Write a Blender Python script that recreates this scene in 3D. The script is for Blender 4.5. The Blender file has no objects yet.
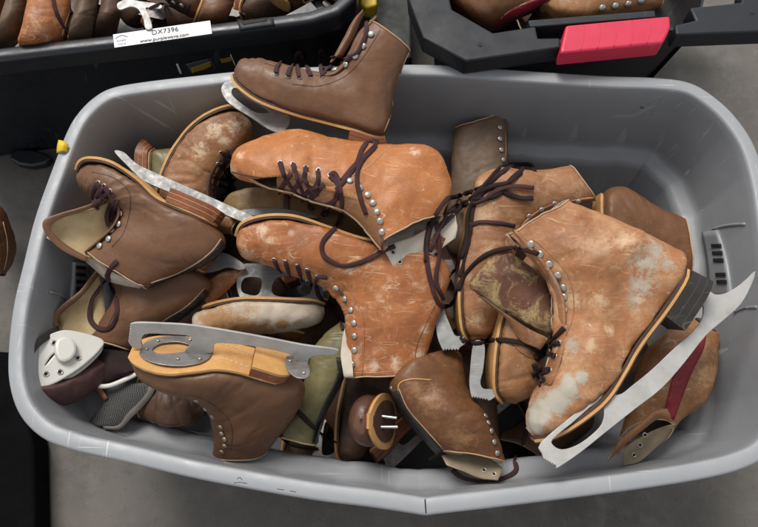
import bpy, bmesh, math, random
from mathutils import Vector, Matrix, noise
from mathutils.bvhtree import BVHTree
from mathutils.geometry import tessellate_polygon
R = math.radians
random.seed(7)
scene = bpy.context.scene
C = scene.collection
# ------------------------------------------------------------ camera, world, sun, exposure
W0, H0 = 758.0, 527.0
FPX = 728.0
PHI = R(20)
D0 = 1.05
ZR = 0.42                                    # height of the grey tub's rim
RT = Vector((1, 0, 0)); UP = Vector((0, math.cos(PHI), math.sin(PHI))); BK = Vector((0, -math.sin(PHI), math.cos(PHI)))
CAM = Vector((0, 0, ZR)) + BK * D0
cd = bpy.data.cameras.new('camera'); cam = bpy.data.objects.new('camera', cd); C.objects.link(cam)
cam.matrix_world = Matrix(((RT.x, UP.x, BK.x, CAM.x), (RT.y, UP.y, BK.y, CAM.y), (RT.z, UP.z, BK.z, CAM.z), (0, 0, 0, 1)))
cd.sensor_fit = 'HORIZONTAL'; cd.angle = 2 * math.atan(W0 / 2 / FPX); cd.clip_start = 0.02; cd.clip_end = 100
scene.camera = cam
wd = bpy.data.worlds.new("World"); scene.world = wd; wd.use_nodes = True
wn = wd.node_tree.nodes; wl = wd.node_tree.links
sky = wn.new('ShaderNodeTexSky'); sky.sky_type = 'NISHITA'; sky.sun_disc = False
SUN_EL, SUN_AZ = R(58), R(-25)              # azimuth measured from +Y (away from the camera) towards +X
sky.sun_elevation = SUN_EL; sky.sun_rotation = SUN_AZ
hs = wn.new('ShaderNodeHueSaturation'); hs.inputs['Saturation'].default_value = 0.16
wl.new(sky.outputs[0], hs.inputs['Color']); wl.new(hs.outputs[0], wn['Background'].inputs['Color'])
wn['Background'].inputs['Strength'].default_value = 0.128
sd = bpy.data.lights.new('sun', 'SUN'); sd.energy = 2.1; sd.angle = R(24); sd.color = (1, .96, .9)
so = bpy.data.objects.new('sun', sd); C.objects.link(so)
sdir = Vector((math.sin(SUN_AZ) * math.cos(SUN_EL), math.cos(SUN_AZ) * math.cos(SUN_EL), math.sin(SUN_EL)))
so.rotation_euler = sdir.to_track_quat('Z', 'Y').to_euler()
scene.view_settings.view_transform = 'Standard'; scene.view_settings.look = 'None'
scene.view_settings.exposure = 0.52; scene.view_settings.gamma = 1
# ------------------------------------------------------------ projection helpers
def ray(px, py):
    return (RT * (px - W0 / 2) + UP * (H0 / 2 - py) - BK * FPX).normalized()
def P(px, py, z):
    d = ray(px, py); return CAM + d * ((z - CAM.z) / d.z)
def PP(px, py, o, n):                        # point of the ray on a plane
    d = ray(px, py); return CAM + d * ((o - CAM).dot(n) / d.dot(n))
BV = []
def cast(px, py, which=None):
    d = ray(px, py); best = None
    for b in (which or BV):
        h = b.ray_cast(CAM, d)
        if h[0] is not None and (best is None or h[3] < best[2]): best = (h[0], h[1], h[3])
    return best
def cr(pts, t):
    n = len(pts); i = max(0, min(n - 2, int(math.floor(t)))); f = t - i
    p1, p2 = pts[i], pts[i + 1]
    p0 = pts[i - 1] if i > 0 else [2 * a - b for a, b in zip(p1, p2)]
    p3 = pts[i + 2] if i + 2 < n else [2 * b - a for a, b in zip(p1, p2)]
    return [0.5 * ((2 * b) + (c - a) * f + (2 * a - 5 * b + 4 * c - d) * f * f + (-a + 3 * b - 3 * c + d) * f ** 3)
            for a, b, c, d in zip(p0, p1, p2, p3)]
def smooth(pts, k=6):
    pts = [tuple(p) for p in pts]; n = len(pts)
    return [cr(pts, i / k) for i in range((n - 1) * k + 1)]
def closed(pts, k=5):
    n = len(pts); q = [pts[-1]] + list(pts) + [pts[0], pts[1]]
    out = []
    for i in range(n):
        for j in range(k): out.append(cr(q, 1 + i + j / k))
    return out
def sst(x): x = max(0, min(1, x)); return x * x * (3 - 2 * x)
def lerp(a, b, f): return a + (b - a) * f
# ------------------------------------------------------------ objects
def thing(name, label, cat, loc, group=None):
    o = bpy.data.objects.new(name, None); C.objects.link(o); o.location = loc; o.empty_display_size = .02
    o['label'] = label; o['category'] = cat
    if group: o['group'] = group
    return o
def tag(o, label=None, cat=None, group=None, kind=None):
    for k, v in (('label', label), ('category', cat), ('group', group), ('kind', kind)):
        if v: o[k] = v
    return o
def mk(name, verts, faces, mats, parent=None, midx=None, shade=True, bv=True, auto=None):
    org = parent.location if parent and parent.type == 'EMPTY' else (parent.matrix_local.translation * 0 + Vector(parent['org']) if parent else Vector((0, 0, 0)))
    me = bpy.data.meshes.new(name)
    me.from_pydata([Vector(v) - Vector(org) for v in verts], [], faces)
    for m in (mats if isinstance(mats, (list, tuple)) else [mats]): me.materials.append(m)
    if midx:
        for p, i in zip(me.polygons, midx): p.material_index = i
    if shade: me.polygons.foreach_set('use_smooth', [True] * len(me.polygons))
    if auto: me.set_sharp_from_angle(angle=R(auto))
    me.update()
    o = bpy.data.objects.new(name, me); C.objects.link(o)
    if parent: o.parent = parent
    o['org'] = tuple(org)
    if bv:
        b = BVHTree.FromPolygons([Vector(v) for v in verts], faces); BV.append(b); o_b[o.name] = b
    return o
o_b = {}
# ------------------------------------------------------------ materials
def newmat(name, base=(.5, .5, .5), rough=.5, metal=0, spec=.5):
    m = bpy.data.materials.new(name); m.use_nodes = True
    b = m.node_tree.nodes['Principled BSDF']
    b.inputs['Base Color'].default_value = (*base, 1); b.inputs['Roughness'].default_value = rough
    b.inputs['Metallic'].default_value = metal; b.inputs['Specular IOR Level'].default_value = spec
    return m
class NT:
    def __init__(s, m): s.n = m.node_tree.nodes; s.l = m.node_tree.links; s.b = s.n['Principled BSDF']; s.co = None
    def coord(s):
        if s.co is None:
            tc = s.n.new('ShaderNodeTexCoord'); oi = s.n.new('ShaderNodeObjectInfo')
            mul = s.n.new('ShaderNodeVectorMath'); mul.operation = 'SCALE'; mul.inputs[0].default_value = (7.3, 3.1, 5.7)
            s.l.new(oi.outputs['Random'], mul.inputs['Scale'])
            add = s.n.new('ShaderNodeVectorMath'); s.l.new(tc.outputs['Object'], add.inputs[0]); s.l.new(mul.outputs[0], add.inputs[1])
            s.co = add.outputs[0]
        return s.co
    def noise(s, scale, detail=4, rough=.55, rot=None, stretch=None, dist=0):
        t = s.n.new('ShaderNodeTexNoise'); t.inputs['Scale'].default_value = scale; t.inputs['Detail'].default_value = detail
        t.inputs['Roughness'].default_value = rough; t.inputs['Distortion'].default_value = dist
        c = s.coord()
        if rot or stretch:
            mp = s.n.new('ShaderNodeMapping'); s.l.new(c, mp.inputs[0]); c = mp.outputs[0]
            if rot: mp.inputs['Rotation'].default_value = rot
            if stretch: mp.inputs['Scale'].default_value = stretch
        s.l.new(c, t.inputs['Vector']); return t.outputs['Fac']
    def ramp(s, fac, a, b, va=0.0, vb=1.0):
        r = s.n.new('ShaderNodeMapRange'); r.inputs[1].default_value = a; r.inputs[2].default_value = b
        r.inputs[3].default_value = va; r.inputs[4].default_value = vb; s.l.new(fac, r.inputs[0]); return r.outputs[0]
    def mix(s, fac, a, b, mode='MIX'):
        x = s.n.new('ShaderNodeMix'); x.data_type = 'RGBA'; x.blend_type = mode
        if isinstance(fac, (int, float)): x.inputs[0].default_value = fac
        else: s.l.new(fac, x.inputs[0])
        for i, v in ((6, a), (7, b)):
            if isinstance(v, tuple): x.inputs[i].default_value = (*v[:3], 1)
            else: s.l.new(v, x.inputs[i])
        return x.outputs[2]
    def math(s, op, a, b=None):
        x = s.n.new('ShaderNodeMath'); x.operation = op; x.use_clamp = op in ('ADD', 'MULTIPLY')
        for i, v in enumerate((a, b)):
            if v is None: continue
            if isinstance(v, (int, float)): x.inputs[i].default_value = v
            else: s.l.new(v, x.inputs[i])
        return x.outputs[0]
    def bump(s, h, strength=.3, dist=.001, prev=None):
        b = s.n.new('ShaderNodeBump'); b.inputs['Strength'].default_value = strength; b.inputs['Distance'].default_value = dist
        s.l.new(h, b.inputs['Height'])
        if prev is not None: s.l.new(prev, b.inputs['Normal'])
        s.l.new(b.outputs[0], s.b.inputs['Normal']); return b.outputs[0]
    def col(s, c): s.l.new(c, s.b.inputs['Base Color'])
    def rgh(s, c): s.l.new(c, s.b.inputs['Roughness'])
def leather(name, base, dark, scuff, wear=.4, scratch=.5, rough=.42, patch=None, pamt=.62, crease=1.0):
    m = newmat(name, base, rough, spec=.36); t = NT(m)
    c = t.mix(t.ramp(t.noise(20, 8, .68, dist=.3), .30, .70), base, dark)
    c = t.mix(t.ramp(t.noise(120, 5, .7), .5, .8, 0, .45), c, dark)
    if patch: c = t.mix(t.ramp(t.noise(15, 11, .76, dist=.3), pamt - .08, pamt + .14, 0, .8), c, patch)
    w = t.ramp(t.noise(24, 12, .80, dist=.7), .60 - .14 * wear, .80 - .14 * wear, 0, min(1, wear * 1.1))
    c = t.mix(w, c, scuff)
    sp = t.math('MULTIPLY', t.ramp(t.noise(330, 4, .6), .62, .70), t.ramp(t.noise(24, 3), .48, .66, 0, min(1, wear * 1.4)))
    c = t.mix(sp, c, scuff)
    sc = None
    for k, (sca, wd_, ds) in enumerate(((12, .0024, 0), (20, .0034, 0), (38, .0055, .05), (64, .009, 0))):
        n = t.noise(sca, .6, .35, rot=(k * .9, k * 1.3, .5 + k * .8), stretch=(.16, 1.5, .8), dist=ds)
        g = t.ramp(t.math('ABSOLUTE', t.math('SUBTRACT', n, .5)), wd_ * .3, wd_, 1, 0)
        msk = t.ramp(t.noise(26 + 9 * k, 2, .5, rot=(1 + k, 0, k)), .57 - .07 * scratch, .64, 0, .9)
        g = t.math('MULTIPLY', g, msk); sc = g if sc is None else t.math('MAXIMUM', sc, g)
    c = t.mix(t.math('MULTIPLY', sc, min(1, scratch * .95)), c, scuff)
    drk = t.math('MULTIPLY', t.ramp(t.math('ABSOLUTE', t.math('SUBTRACT', t.noise(13, 4, .6, rot=(2, 1, 0), dist=.8), .5)), .001, .007, 1, 0), t.ramp(t.noise(19, 3), .5, .62, 0, .5 * crease))
    c = t.mix(drk, c, tuple(x * .5 for x in dark))
    stn = t.ramp(t.noise(34, 12, .8, rot=(2, 2, 1), dist=.5), .53, .68, 0, .15 + .75 * min(1, wear)); c = t.mix(stn, c, tuple(x * .62 for x in dark))
    t.col(c)
    t.rgh(t.ramp(t.math('ADD', t.math('MULTIPLY', t.math('MAXIMUM', w, sc), .5), t.noise(60, 5, .65)), .2, 1.0, rough - .10, rough + .34))
    v = t.n.new('ShaderNodeTexVoronoi'); v.inputs['Scale'].default_value = 750; v.feature = 'DISTANCE_TO_EDGE'; t.l.new(t.coord(), v.inputs['Vector'])
    b = t.bump(v.outputs['Distance'], .16, .0005)
    b = t.bump(t.noise(45, 7, .62, dist=.3), .28, .0035, b)
    b = t.bump(t.math('MAXIMUM', drk, t.math('MULTIPLY', sc, .4)), -.35, .0015, b)
    t.bump(t.noise(14, 3, .5, dist=1.0), .35, .007, b)
    return m
def wearspots(mat, root, spots, col, name, amt=.95, jag=.45, bv=None):
    """copy of a leather with bare patches worn through at fixed places of this one skate; spots = (px, py, z, radius)"""
    m = mat.copy(); m.name = name; t = NT(m); nt = m.node_tree
    inp = t.b.inputs['Base Color']; src = inp.links[0].from_socket
    tc = t.n.new('ShaderNodeTexCoord'); acc = None
    for x, y, z, r in spots:
        h = cast(x, y, [bv]) if bv else None
        p = (h[0] if h else P(x, y, z)) - root.location
        d = t.n.new('ShaderNodeVectorMath'); d.operation = 'DISTANCE'; nt.links.new(tc.outputs['Object'], d.inputs[0]); d.inputs[1].default_value = p
        g = t.ramp(d.outputs['Value'], 0, r * 1.6, 1, 0); acc = g if acc is None else t.math('MAXIMUM', acc, g)
    n = t.noise(48 if jag < .6 else 130, 14, .84, dist=.2); v = t.math('ADD', t.math('MULTIPLY', acc, .62 if jag < .6 else .46), t.ramp(n, .3, .7, 0, jag))
    mask = t.ramp(v, .44 if jag < .6 else .55, .60 if jag < .6 else .86, 0, amt); nt.links.new(t.mix(mask, src, col), inp); return m
def cloth(name, a, b, scale=700, rough=.9):
    m = newmat(name, a, rough, spec=.2); t = NT(m)
    w = t.n.new('ShaderNodeTexWave'); w.inputs['Scale'].default_value = scale / 3; w.inputs['Distortion'].default_value = 1; t.l.new(t.coord(), w.inputs['Vector'])
    c = t.mix(t.ramp(t.noise(25, 6, .6), .35, .7), a, b); c = t.mix(t.math('MULTIPLY', w.outputs['Fac'], .25), c, b); t.col(c)
    t.bump(w.outputs['Fac'], .3, .0008); return m
def steel(name, base, dark, rust=.0, rough=.38, metal=.7):
    m = newmat(name, base, rough, metal); t = NT(m)
    c = t.mix(t.ramp(t.noise(30, 6, .6), .4, .75), base, dark)
    c = t.mix(t.ramp(t.noise(55, 8, .7), .62 - rust * .2, .75 - rust * .15, 0, .25 + rust * .6), c, (.16, .085, .045))
    c = t.mix(t.ramp(t.noise(30, 3, .5, stretch=(1, 30, 1), rot=(0, 0, .9)), .6, .64, 0, .35), c, (.42, .42, .42)); t.col(c)
    t.rgh(t.ramp(t.noise(90, 5), .3, .7, rough - .1, rough + .2))
    t.bump(t.noise(300, 5), .1, .0005); return m
def plastic(name, base, spot, rough=.42, scr=.4, spec=.5, lightcol=None):
    m = newmat(name, base, rough, spec=spec); t = NT(m)
    c = t.mix(t.ramp(t.noise(7, 6, .6), .4, .75, 0, .45), base, tuple(x * .72 for x in base))
    c = t.mix(t.ramp(t.noise(45, 8, .75), .66, .78, 0, scr * .5), c, spot)
    g = t.math('MULTIPLY', t.ramp(t.noise(9, 2, .5, stretch=(1, 40, 1), rot=(0, 0, .35), dist=.2), .69, .715), t.ramp(t.noise(8, 2), .5, .6))
    g2 = t.math('MULTIPLY', t.ramp(t.noise(12, 2, .5, stretch=(30, 1, 1), rot=(.4, 0, 2.6), dist=.2), .68, .70), t.ramp(t.noise(11, 2), .52, .6))
    c = t.mix(t.math('MULTIPLY', t.math('MAXIMUM', g, g2), scr), c, spot)
    if lightcol: c = t.mix(t.ramp(t.noise(5, 5, .6, dist=.4), .45, .75, 0, .4), c, lightcol)
    t.col(c)
    t.rgh(t.ramp(t.noise(25, 6, .6), .3, .75, rough - .08, rough + .18))
    b = t.bump(t.noise(700, 3), .08, .0004); t.bump(t.noise(9, 4, .5), .25, .008, b); return m
BROWN = leather('brown_leather', (.165, .080, .040), (.120, .056, .027), (.32, .21, .13), .08, .15, .38)
BROWN2 = leather('brown_leather_warm', (.165, .072, .029), (.105, .043, .017), (.34, .21, .11), .22, .35, .38)
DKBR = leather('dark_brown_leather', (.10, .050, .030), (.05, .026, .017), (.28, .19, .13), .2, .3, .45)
ORANGE = leather('orange_tan_leather', (.43, .165, .050), (.32, .108, .031), (.68, .47, .29), .40, .75, .40)
ORANGE2 = leather('scuffed_orange_leather', (.40, .145, .045), (.25, .082, .027), (.68, .47, .30), .62, .95, .42)
TANW = leather('worn_tan_leather', (.35, .165, .070), (.22, .09, .038), (.56, .42, .28), .6, .8, .46, patch=(.42, .35, .27), pamt=.64)
BIGT = leather('big_worn_tan_leather', (.37, .160, .062), (.26, .102, .038), (.60, .43, .27), .5, .85, .44, patch=(.45, .28, .15), pamt=.56)
TAN = leather('tan_leather', (.33, .160, .068), (.21, .092, .038), (.56, .42, .28), .5, .6, .44)
WHT = leather('dirty_white_leather', (.50, .45, .38), (.42, .33, .23), (.36, .19, .09), .4, .4, .5)
OLIVE = leather('olive_vinyl', (.185, .160, .070), (.11, .092, .04), (.4, .36, .2), .2, .25, .36)
OLBR = leather('olive_brown_leather', (.15, .095, .055), (.09, .055, .034), (.34, .25, .17), .2, .2, .5)
MOLD = leather('mouldy_leather', (.13, .05, .025), (.07, .028, .016), (.50, .38, .17), .9, .2, .6)
REDL = leather('dark_red_leather', (.27, .02, .03), (.15, .012, .02), (.5, .2, .15), .25, .4, .4)
HEELB = leather('heel_black', (.03, .028, .026), (.018, .017, .016), (.25, .2, .15), .3, .7, .4)
HEELR = leather('heel_red_brown', (.26, .085, .03), (.13, .04, .018), (.5, .3, .15), .3, .4, .35)
SOLE = leather('tan_sole', (.60, .33, .12), (.45, .23, .075), (.30, .17, .08), .2, .2, .5)
SOLED = leather('dark_sole', (.09, .045, .027), (.05, .03, .02), (.3, .2, .12), .3, .4, .5)
EDGE = leather('raw_leather_edge', (.50, .35, .22), (.34, .21, .12), (.62, .5, .36), .4, .2, .7)
LINE = cloth('beige_lining', (.48, .38, .22), (.33, .23, .11))
LINW = cloth('white_lining', (.56, .51, .43), (.42, .35, .27), 500)
LIND = cloth('dark_lining', (.075, .06, .048), (.04, .033, .028))
FELT = cloth('grey_felt', (.17, .155, .135), (.11, .10, .088))
LACE = cloth('dark_brown_lace', (.070, .032, .034), (.038, .018, .019), 2400, .85)
LACEB = cloth('black_lace', (.036, .020, .019), (.018, .011, .011), 2400, .85)
STEEL = steel('blade_steel', (.24, .24, .235), (.16, .16, .155), .15, .50, .4)
STEELB = steel('bright_blade_steel', (.40, .39, .37), (.30, .29, .27), .06, .52, .4)
STEELD = steel('dull_mount_steel', (.24, .23, .22), (.15, .13, .12), .35, .42)
NICKEL = steel('nickel', (.46, .44, .41), (.30, .28, .25), .0, .26)
BRASSY = steel('worn_brassy_metal', (.45, .40, .32), (.25, .20, .15), .2, .35)
HOLE = newmat('dark_hole', (.012, .011, .010), .8)
GREY = plastic('grey_plastic', (.265, .272, .282), (.44, .46, .48), .34, .5)
BLACKP = plastic('black_plastic', (.012, .014, .018), (.10, .11, .13), .33, .3)
CHARP = plastic('charcoal_plastic', (.013, .0145, .018), (.10, .11, .125), .5, .35, .35)
REDP = plastic('red_plastic', (.52, .016, .052), (.70, .14, .17), .42, .35)
RIMP = plastic('skylit_pale_rim_plastic', (.275, .285, .295), (.50, .52, .53), .40, .8)  # paler than the tub walls: skylight on the rim put into the colour
SHADEP = plastic('shaded_black_plastic', (.003, .003, .0035), (.006, .006, .006), .8, .1, .05)  # black deepened so the colour holds the shade on the low tote
LINT = cloth('tan_felt_lining', (.30, .245, .175), (.20, .155, .10))
YELP = plastic('yellow_plastic', (.62, .42, .01), (.3, .2, .02), .45, .3)
WPLA = plastic('white_plastic', (.66, .64, .58), (.4, .36, .3), .32, .4)
PAPER = newmat('white_label', (.72, .72, .70), .5); INK = newmat('ink', (.02, .02, .03), .6); INKP = newmat('purple_ink', (.10, .08, .22), .6)
def mesh_gray():
    m = newmat('grey_woven_mesh', (.12, .12, .12), .8); t = NT(m)
    mp = t.n.new('ShaderNodeMapping'); t.l.new(t.coord(), mp.inputs[0]); mp.inputs['Rotation'].default_value = (0, 0, .8); mp.inputs['Scale'].default_value = (1, 2, 1)
    k = t.n.new('ShaderNodeTexChecker'); k.inputs['Scale'].default_value = 420; t.l.new(mp.outputs[0], k.inputs['Vector'])
    t.col(t.mix(k.outputs['Fac'], (.10, .098, .092), (.018, .018, .020))); t.bump(k.outputs['Fac'], .5, .001); return m
MESHG = mesh_gray()
def concrete():
    m = newmat('concrete', (.13, .115, .10), .75, spec=.3); t = NT(m)
    c = t.mix(t.ramp(t.noise(3.5, 8, .65), .35, .7), (.140, .127, .112), (.088, .081, .073))
    c = t.mix(t.ramp(t.noise(16, 8, .7), .5, .72, 0, .7), c, (.17, .16, .145))
    c = t.mix(t.ramp(t.noise(240, 3, .7), .66, .72, 0, .6), c, (.22, .20, .18)); c = t.mix(t.ramp(t.noise(34, 10, .8, dist=1), .56, .70, 0, .6), c, (.06, .055, .05))
    c = t.mix(t.ramp(t.noise(160, 3, .7, rot=(1, 0, 0)), .66, .74, 0, .8), c, (.03, .028, .026)); t.col(c)
    b = t.bump(t.noise(260, 6, .7), .5, .002); t.bump(t.noise(12, 5), .2, .01, b); return m
CONC = concrete()
# ------------------------------------------------------------ shape helpers
def inflate(verts, amp, sc, seed=0):
    off = Vector((seed * 3.7, seed * 1.9, seed * .7))
    return [Vector(v) + noise.noise_vector(Vector(v) * sc + off) * amp for v in verts]
def sheet(name, e1, e2, mats, parent, bulge=.006, thick=.0025, nu=16, k=5, wob=.0015):
    """a piece of leather between two edges; edge points are (px, py, z)"""
    a = [P(*p) for p in smooth(e1, k)]; b = [P(*p) for p in smooth(e2, k)]
    n = min(len(a), len(b)); vs = []; fs = []
    for i in range(n):
        for j in range(nu + 1):
            f = j / nu; v = a[i].lerp(b[i], f); vs.append(v + Vector((0, 0, bulge * math.sin(math.pi * f))))
    vs = inflate(vs, wob, 40, len(BV))
    m = nu + 1
    for i in range(n - 1):
        for j in range(nu): fs.append((i * m + j, i * m + j + 1, (i + 1) * m + j + 1, (i + 1) * m + j))
    c = (vs[1] - vs[0]).cross(vs[m] - vs[0])
    if sum(((vs[f[1]] - vs[f[0]]).cross(vs[f[2]] - vs[f[0]]).z for f in fs)) < 0: fs = [tuple(reversed(f)) for f in fs]
    o = mk(name, vs, fs, mats, parent)
    s = o.modifiers.new('s', 'SOLIDIFY'); s.thickness = thick; s.offset = -1; s.use_quality_normals = False
    if len(mats) > 1: s.material_offset = 1
    if len(mats) > 2: s.material_offset_rim = 2
    return o
def tube(name, pts, r, mat, parent, flat=1.0, nv=8, twist=0., bv=False):
    """pts are 3D; elliptical cross-section, flat side towards the sky"""
    vs = []; fs = []; n = len(pts)
    for i, p in enumerate(pts):
        t = (pts[min(n - 1, i + 1)] - pts[max(0, i - 1)]).normalized()
        up = BK - t * BK.dot(t)
        if up.length < .2: up = RT - t * RT.dot(t)
        up.normalize(); sd_ = t.cross(up)
        a0 = twist * math.sin(i * .21 + n)
        u2 = up * math.cos(a0) + sd_ * math.sin(a0); s2 = sd_ * math.cos(a0) - up * math.sin(a0)
        for k in range(nv):
            a = 2 * math.pi * k / nv
            vs.append(p + s2 * (math.cos(a) * r) + u2 * (math.sin(a) * r * flat))
    for i in range(n - 1):
        for k in range(nv):
            fs.append((i * nv + k, i * nv + (k + 1) % nv, (i + 1) * nv + (k + 1) % nv, (i + 1) * nv + k))
    fs.append(tuple(range(nv))[::-1]); fs.append(tuple((n - 1) * nv + k for k in range(nv)))
    return mk(name, vs, fs, mat, parent, bv=bv)
def drape(pts, lift=.0022, k=7, which=None, sm=2):
    """px path -> 3D path lying on what is below it; a third value fixes the height"""
    fixed = [p if len(p) > 2 else None for p in pts]
    q = smooth([p[:2] for p in pts], k); out = []
    for i, (x, y) in enumerate(q):
        a = pts[min(len(pts) - 1, i // k)]; b = pts[min(len(pts) - 1, i // k + 1)]
        if len(a) > 2 and len(b) > 2:
            out.append(P(x, y, lerp(a[2], b[2], (i % k) / k))); continue
        h = cast(x, y, which)
        out.append(CAM + ray(x, y) * (h[2] - lift) if h else P(x, y, .3))
    dep = [(p - CAM).length for p in out]
    for _ in range(sm):
        dep = [min(dep[i], (dep[max(0, i - 1)] + dep[i] + dep[min(len(dep) - 1, i + 1)]) / 3 + .0004) for i in range(len(dep))]
    return [CAM + (p - CAM).normalized() * d for p, d in zip(out, dep)]
def lace(parent, pts, r=.0029, mat=None, flat=.5, lift=.0022, name='lace', k=7, which=None, sm=3):
    p3 = drape(pts, lift, k, which, sm)
    return tube(name, p3, r * 1.12, mat or LACE, parent, flat * .8, 10, .5)
def seam(parent, pts, mat, which, r=.0007, name='seam'):
    return tube(name, drape(pts, .0002, 6, which, 0), r, mat, parent, 1, 5)
def strip(parent, e1, e2, mat, which, name='back_stay', lift=.0012):
    a = drape(e1, lift, 5, which, 0); b = drape(e2, lift, 5, which, 0); vs = []; fs = []
    q1 = smooth(e1, 5); q2 = smooth(e2, 5); nu = 6
    for i in range(len(q1)):
        for j in range(nu + 1):
            x = lerp(q1[i][0], q2[i][0], j / nu); y = lerp(q1[i][1], q2[i][1], j / nu); h = cast(x, y, which)
            vs.append(CAM + ray(x, y) * (h[2] - lift) if h else a[i].lerp(b[i], j / nu))
    m = nu + 1
    for i in range(len(q1) - 1):
        for j in range(nu): fs.append((i * m + j, i * m + j + 1, (i + 1) * m + j + 1, (i + 1) * m + j))
    o = mk(name, vs, fs, mat, parent, bv=False)
    s = o.modifiers.new('s', 'SOLIDIFY'); s.thickness = .0016; s.offset = 0
    return o
def picks(a, b, n=6, d=2.2):
    out = []; L = math.hypot(b[0] - a[0], b[1] - a[1]); nx, ny = (b[1] - a[1]) / L, -(b[0] - a[0]) / L
    for i in range(n):
        for f, s_ in ((i / n, 0), ((i + .5) / n, d)): out.append((lerp(a[0], b[0], f) + nx * s_, lerp(a[1], b[1], f) + ny * s_))
    return out + [b]
def plate(name, loops, plane, thick, mat, parent, bevel=.0006, k=4, lift=0., sharp=()):
    """outline (first loop) and holes traced as px, laid on a plane (origin, normal), extruded both ways"""
    o, n = plane; n = n.normalized()
    ux = (RT - n * RT.dot(n)).normalized(); uy = n.cross(ux)
    cu = bpy.data.curves.new('t', 'CURVE'); cu.dimensions = '2D'; cu.fill_mode = 'BOTH'; cu.extrude = thick / 2 - bevel; cu.bevel_depth = bevel; cu.bevel_resolution = 1
    for li, lp in enumerate(loops):
        lp = lp if li in sharp else closed(lp, k)
        sp = cu.splines.new('POLY'); sp.points.add(len(lp) - 1); sp.use_cyclic_u = True
        for i, p in enumerate(lp):
            v = PP(p[0], p[1], o, n) - o; sp.points[i].co = (v.dot(ux), v.dot(uy), 0, 1)
    to = bpy.data.objects.new('t', cu); C.objects.link(to)
    dg = bpy.context.evaluated_depsgraph_get(); me = bpy.data.meshes.new_from_object(to.evaluated_get(dg))
    vs = [o + ux * v.co.x + uy * v.co.y + n * (v.co.z + lift) for v in me.vertices]; fs = [tuple(p.vertices) for p in me.polygons]
    bpy.data.objects.remove(to); bpy.data.curves.remove(cu); bpy.data.meshes.remove(me)
    return mk(name, vs, fs, mat, parent, auto=35)
def lathe_mesh(name, prof, nv, mats, mi=None):
    vs = []; fs = []; idx = []
    for r, z in prof:
        for k in range(nv):
            a = 2 * math.pi * k / nv; vs.append((r * math.cos(a), r * math.sin(a), z))
    for i in range(len(prof) - 1):
        for k in range(nv):
            fs.append((i * nv + k, i * nv + (k + 1) % nv, (i + 1) * nv + (k + 1) % nv, (i + 1) * nv + k)); idx.append(mi[i] if mi else 0)
    me = bpy.data.meshes.new(name); me.from_pydata(vs, [], fs)
    for m in mats: me.materials.append(m)
    for p, i in zip(me.polygons, idx): p.material_index = i; p.use_smooth = True
    return me
HOOK = lathe_mesh('lace_hook', [(.0024, -.001), (.0024, .0006), (.0040, .0009), (.0042, .0016), (.0037, .0023), (.0024, .0029), (.0001, .0031)], 14, [NICKEL])
HOOKB = lathe_mesh('lace_hook_dull', [(.0024, -.001), (.0024, .0006), (.0038, .0009), (.0040, .0015), (.0034, .0026), (.0021, .0033), (.0001, .0035)], 14, [BRASSY])
EYE = lathe_mesh('eyelet', [(.0034, -.0008), (.0036, .0003), (.0031, .0011), (.0023, .0010), (.0020, .0002), (.0001, .0001)], 14, [NICKEL, HOLE], [0, 0, 0, 0, 1])
def stud(parent, p, n, me=HOOK, name='lace_hook', s=1.):
    o = bpy.data.objects.new(name, me); C.objects.link(o); o.parent = parent
    q = n.to_track_quat('Z', 'Y'); o.rotation_mode = 'QUATERNION'; o.rotation_quaternion = q
    o.location = p - parent.location; o.scale = (s, s, s); return o
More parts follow.
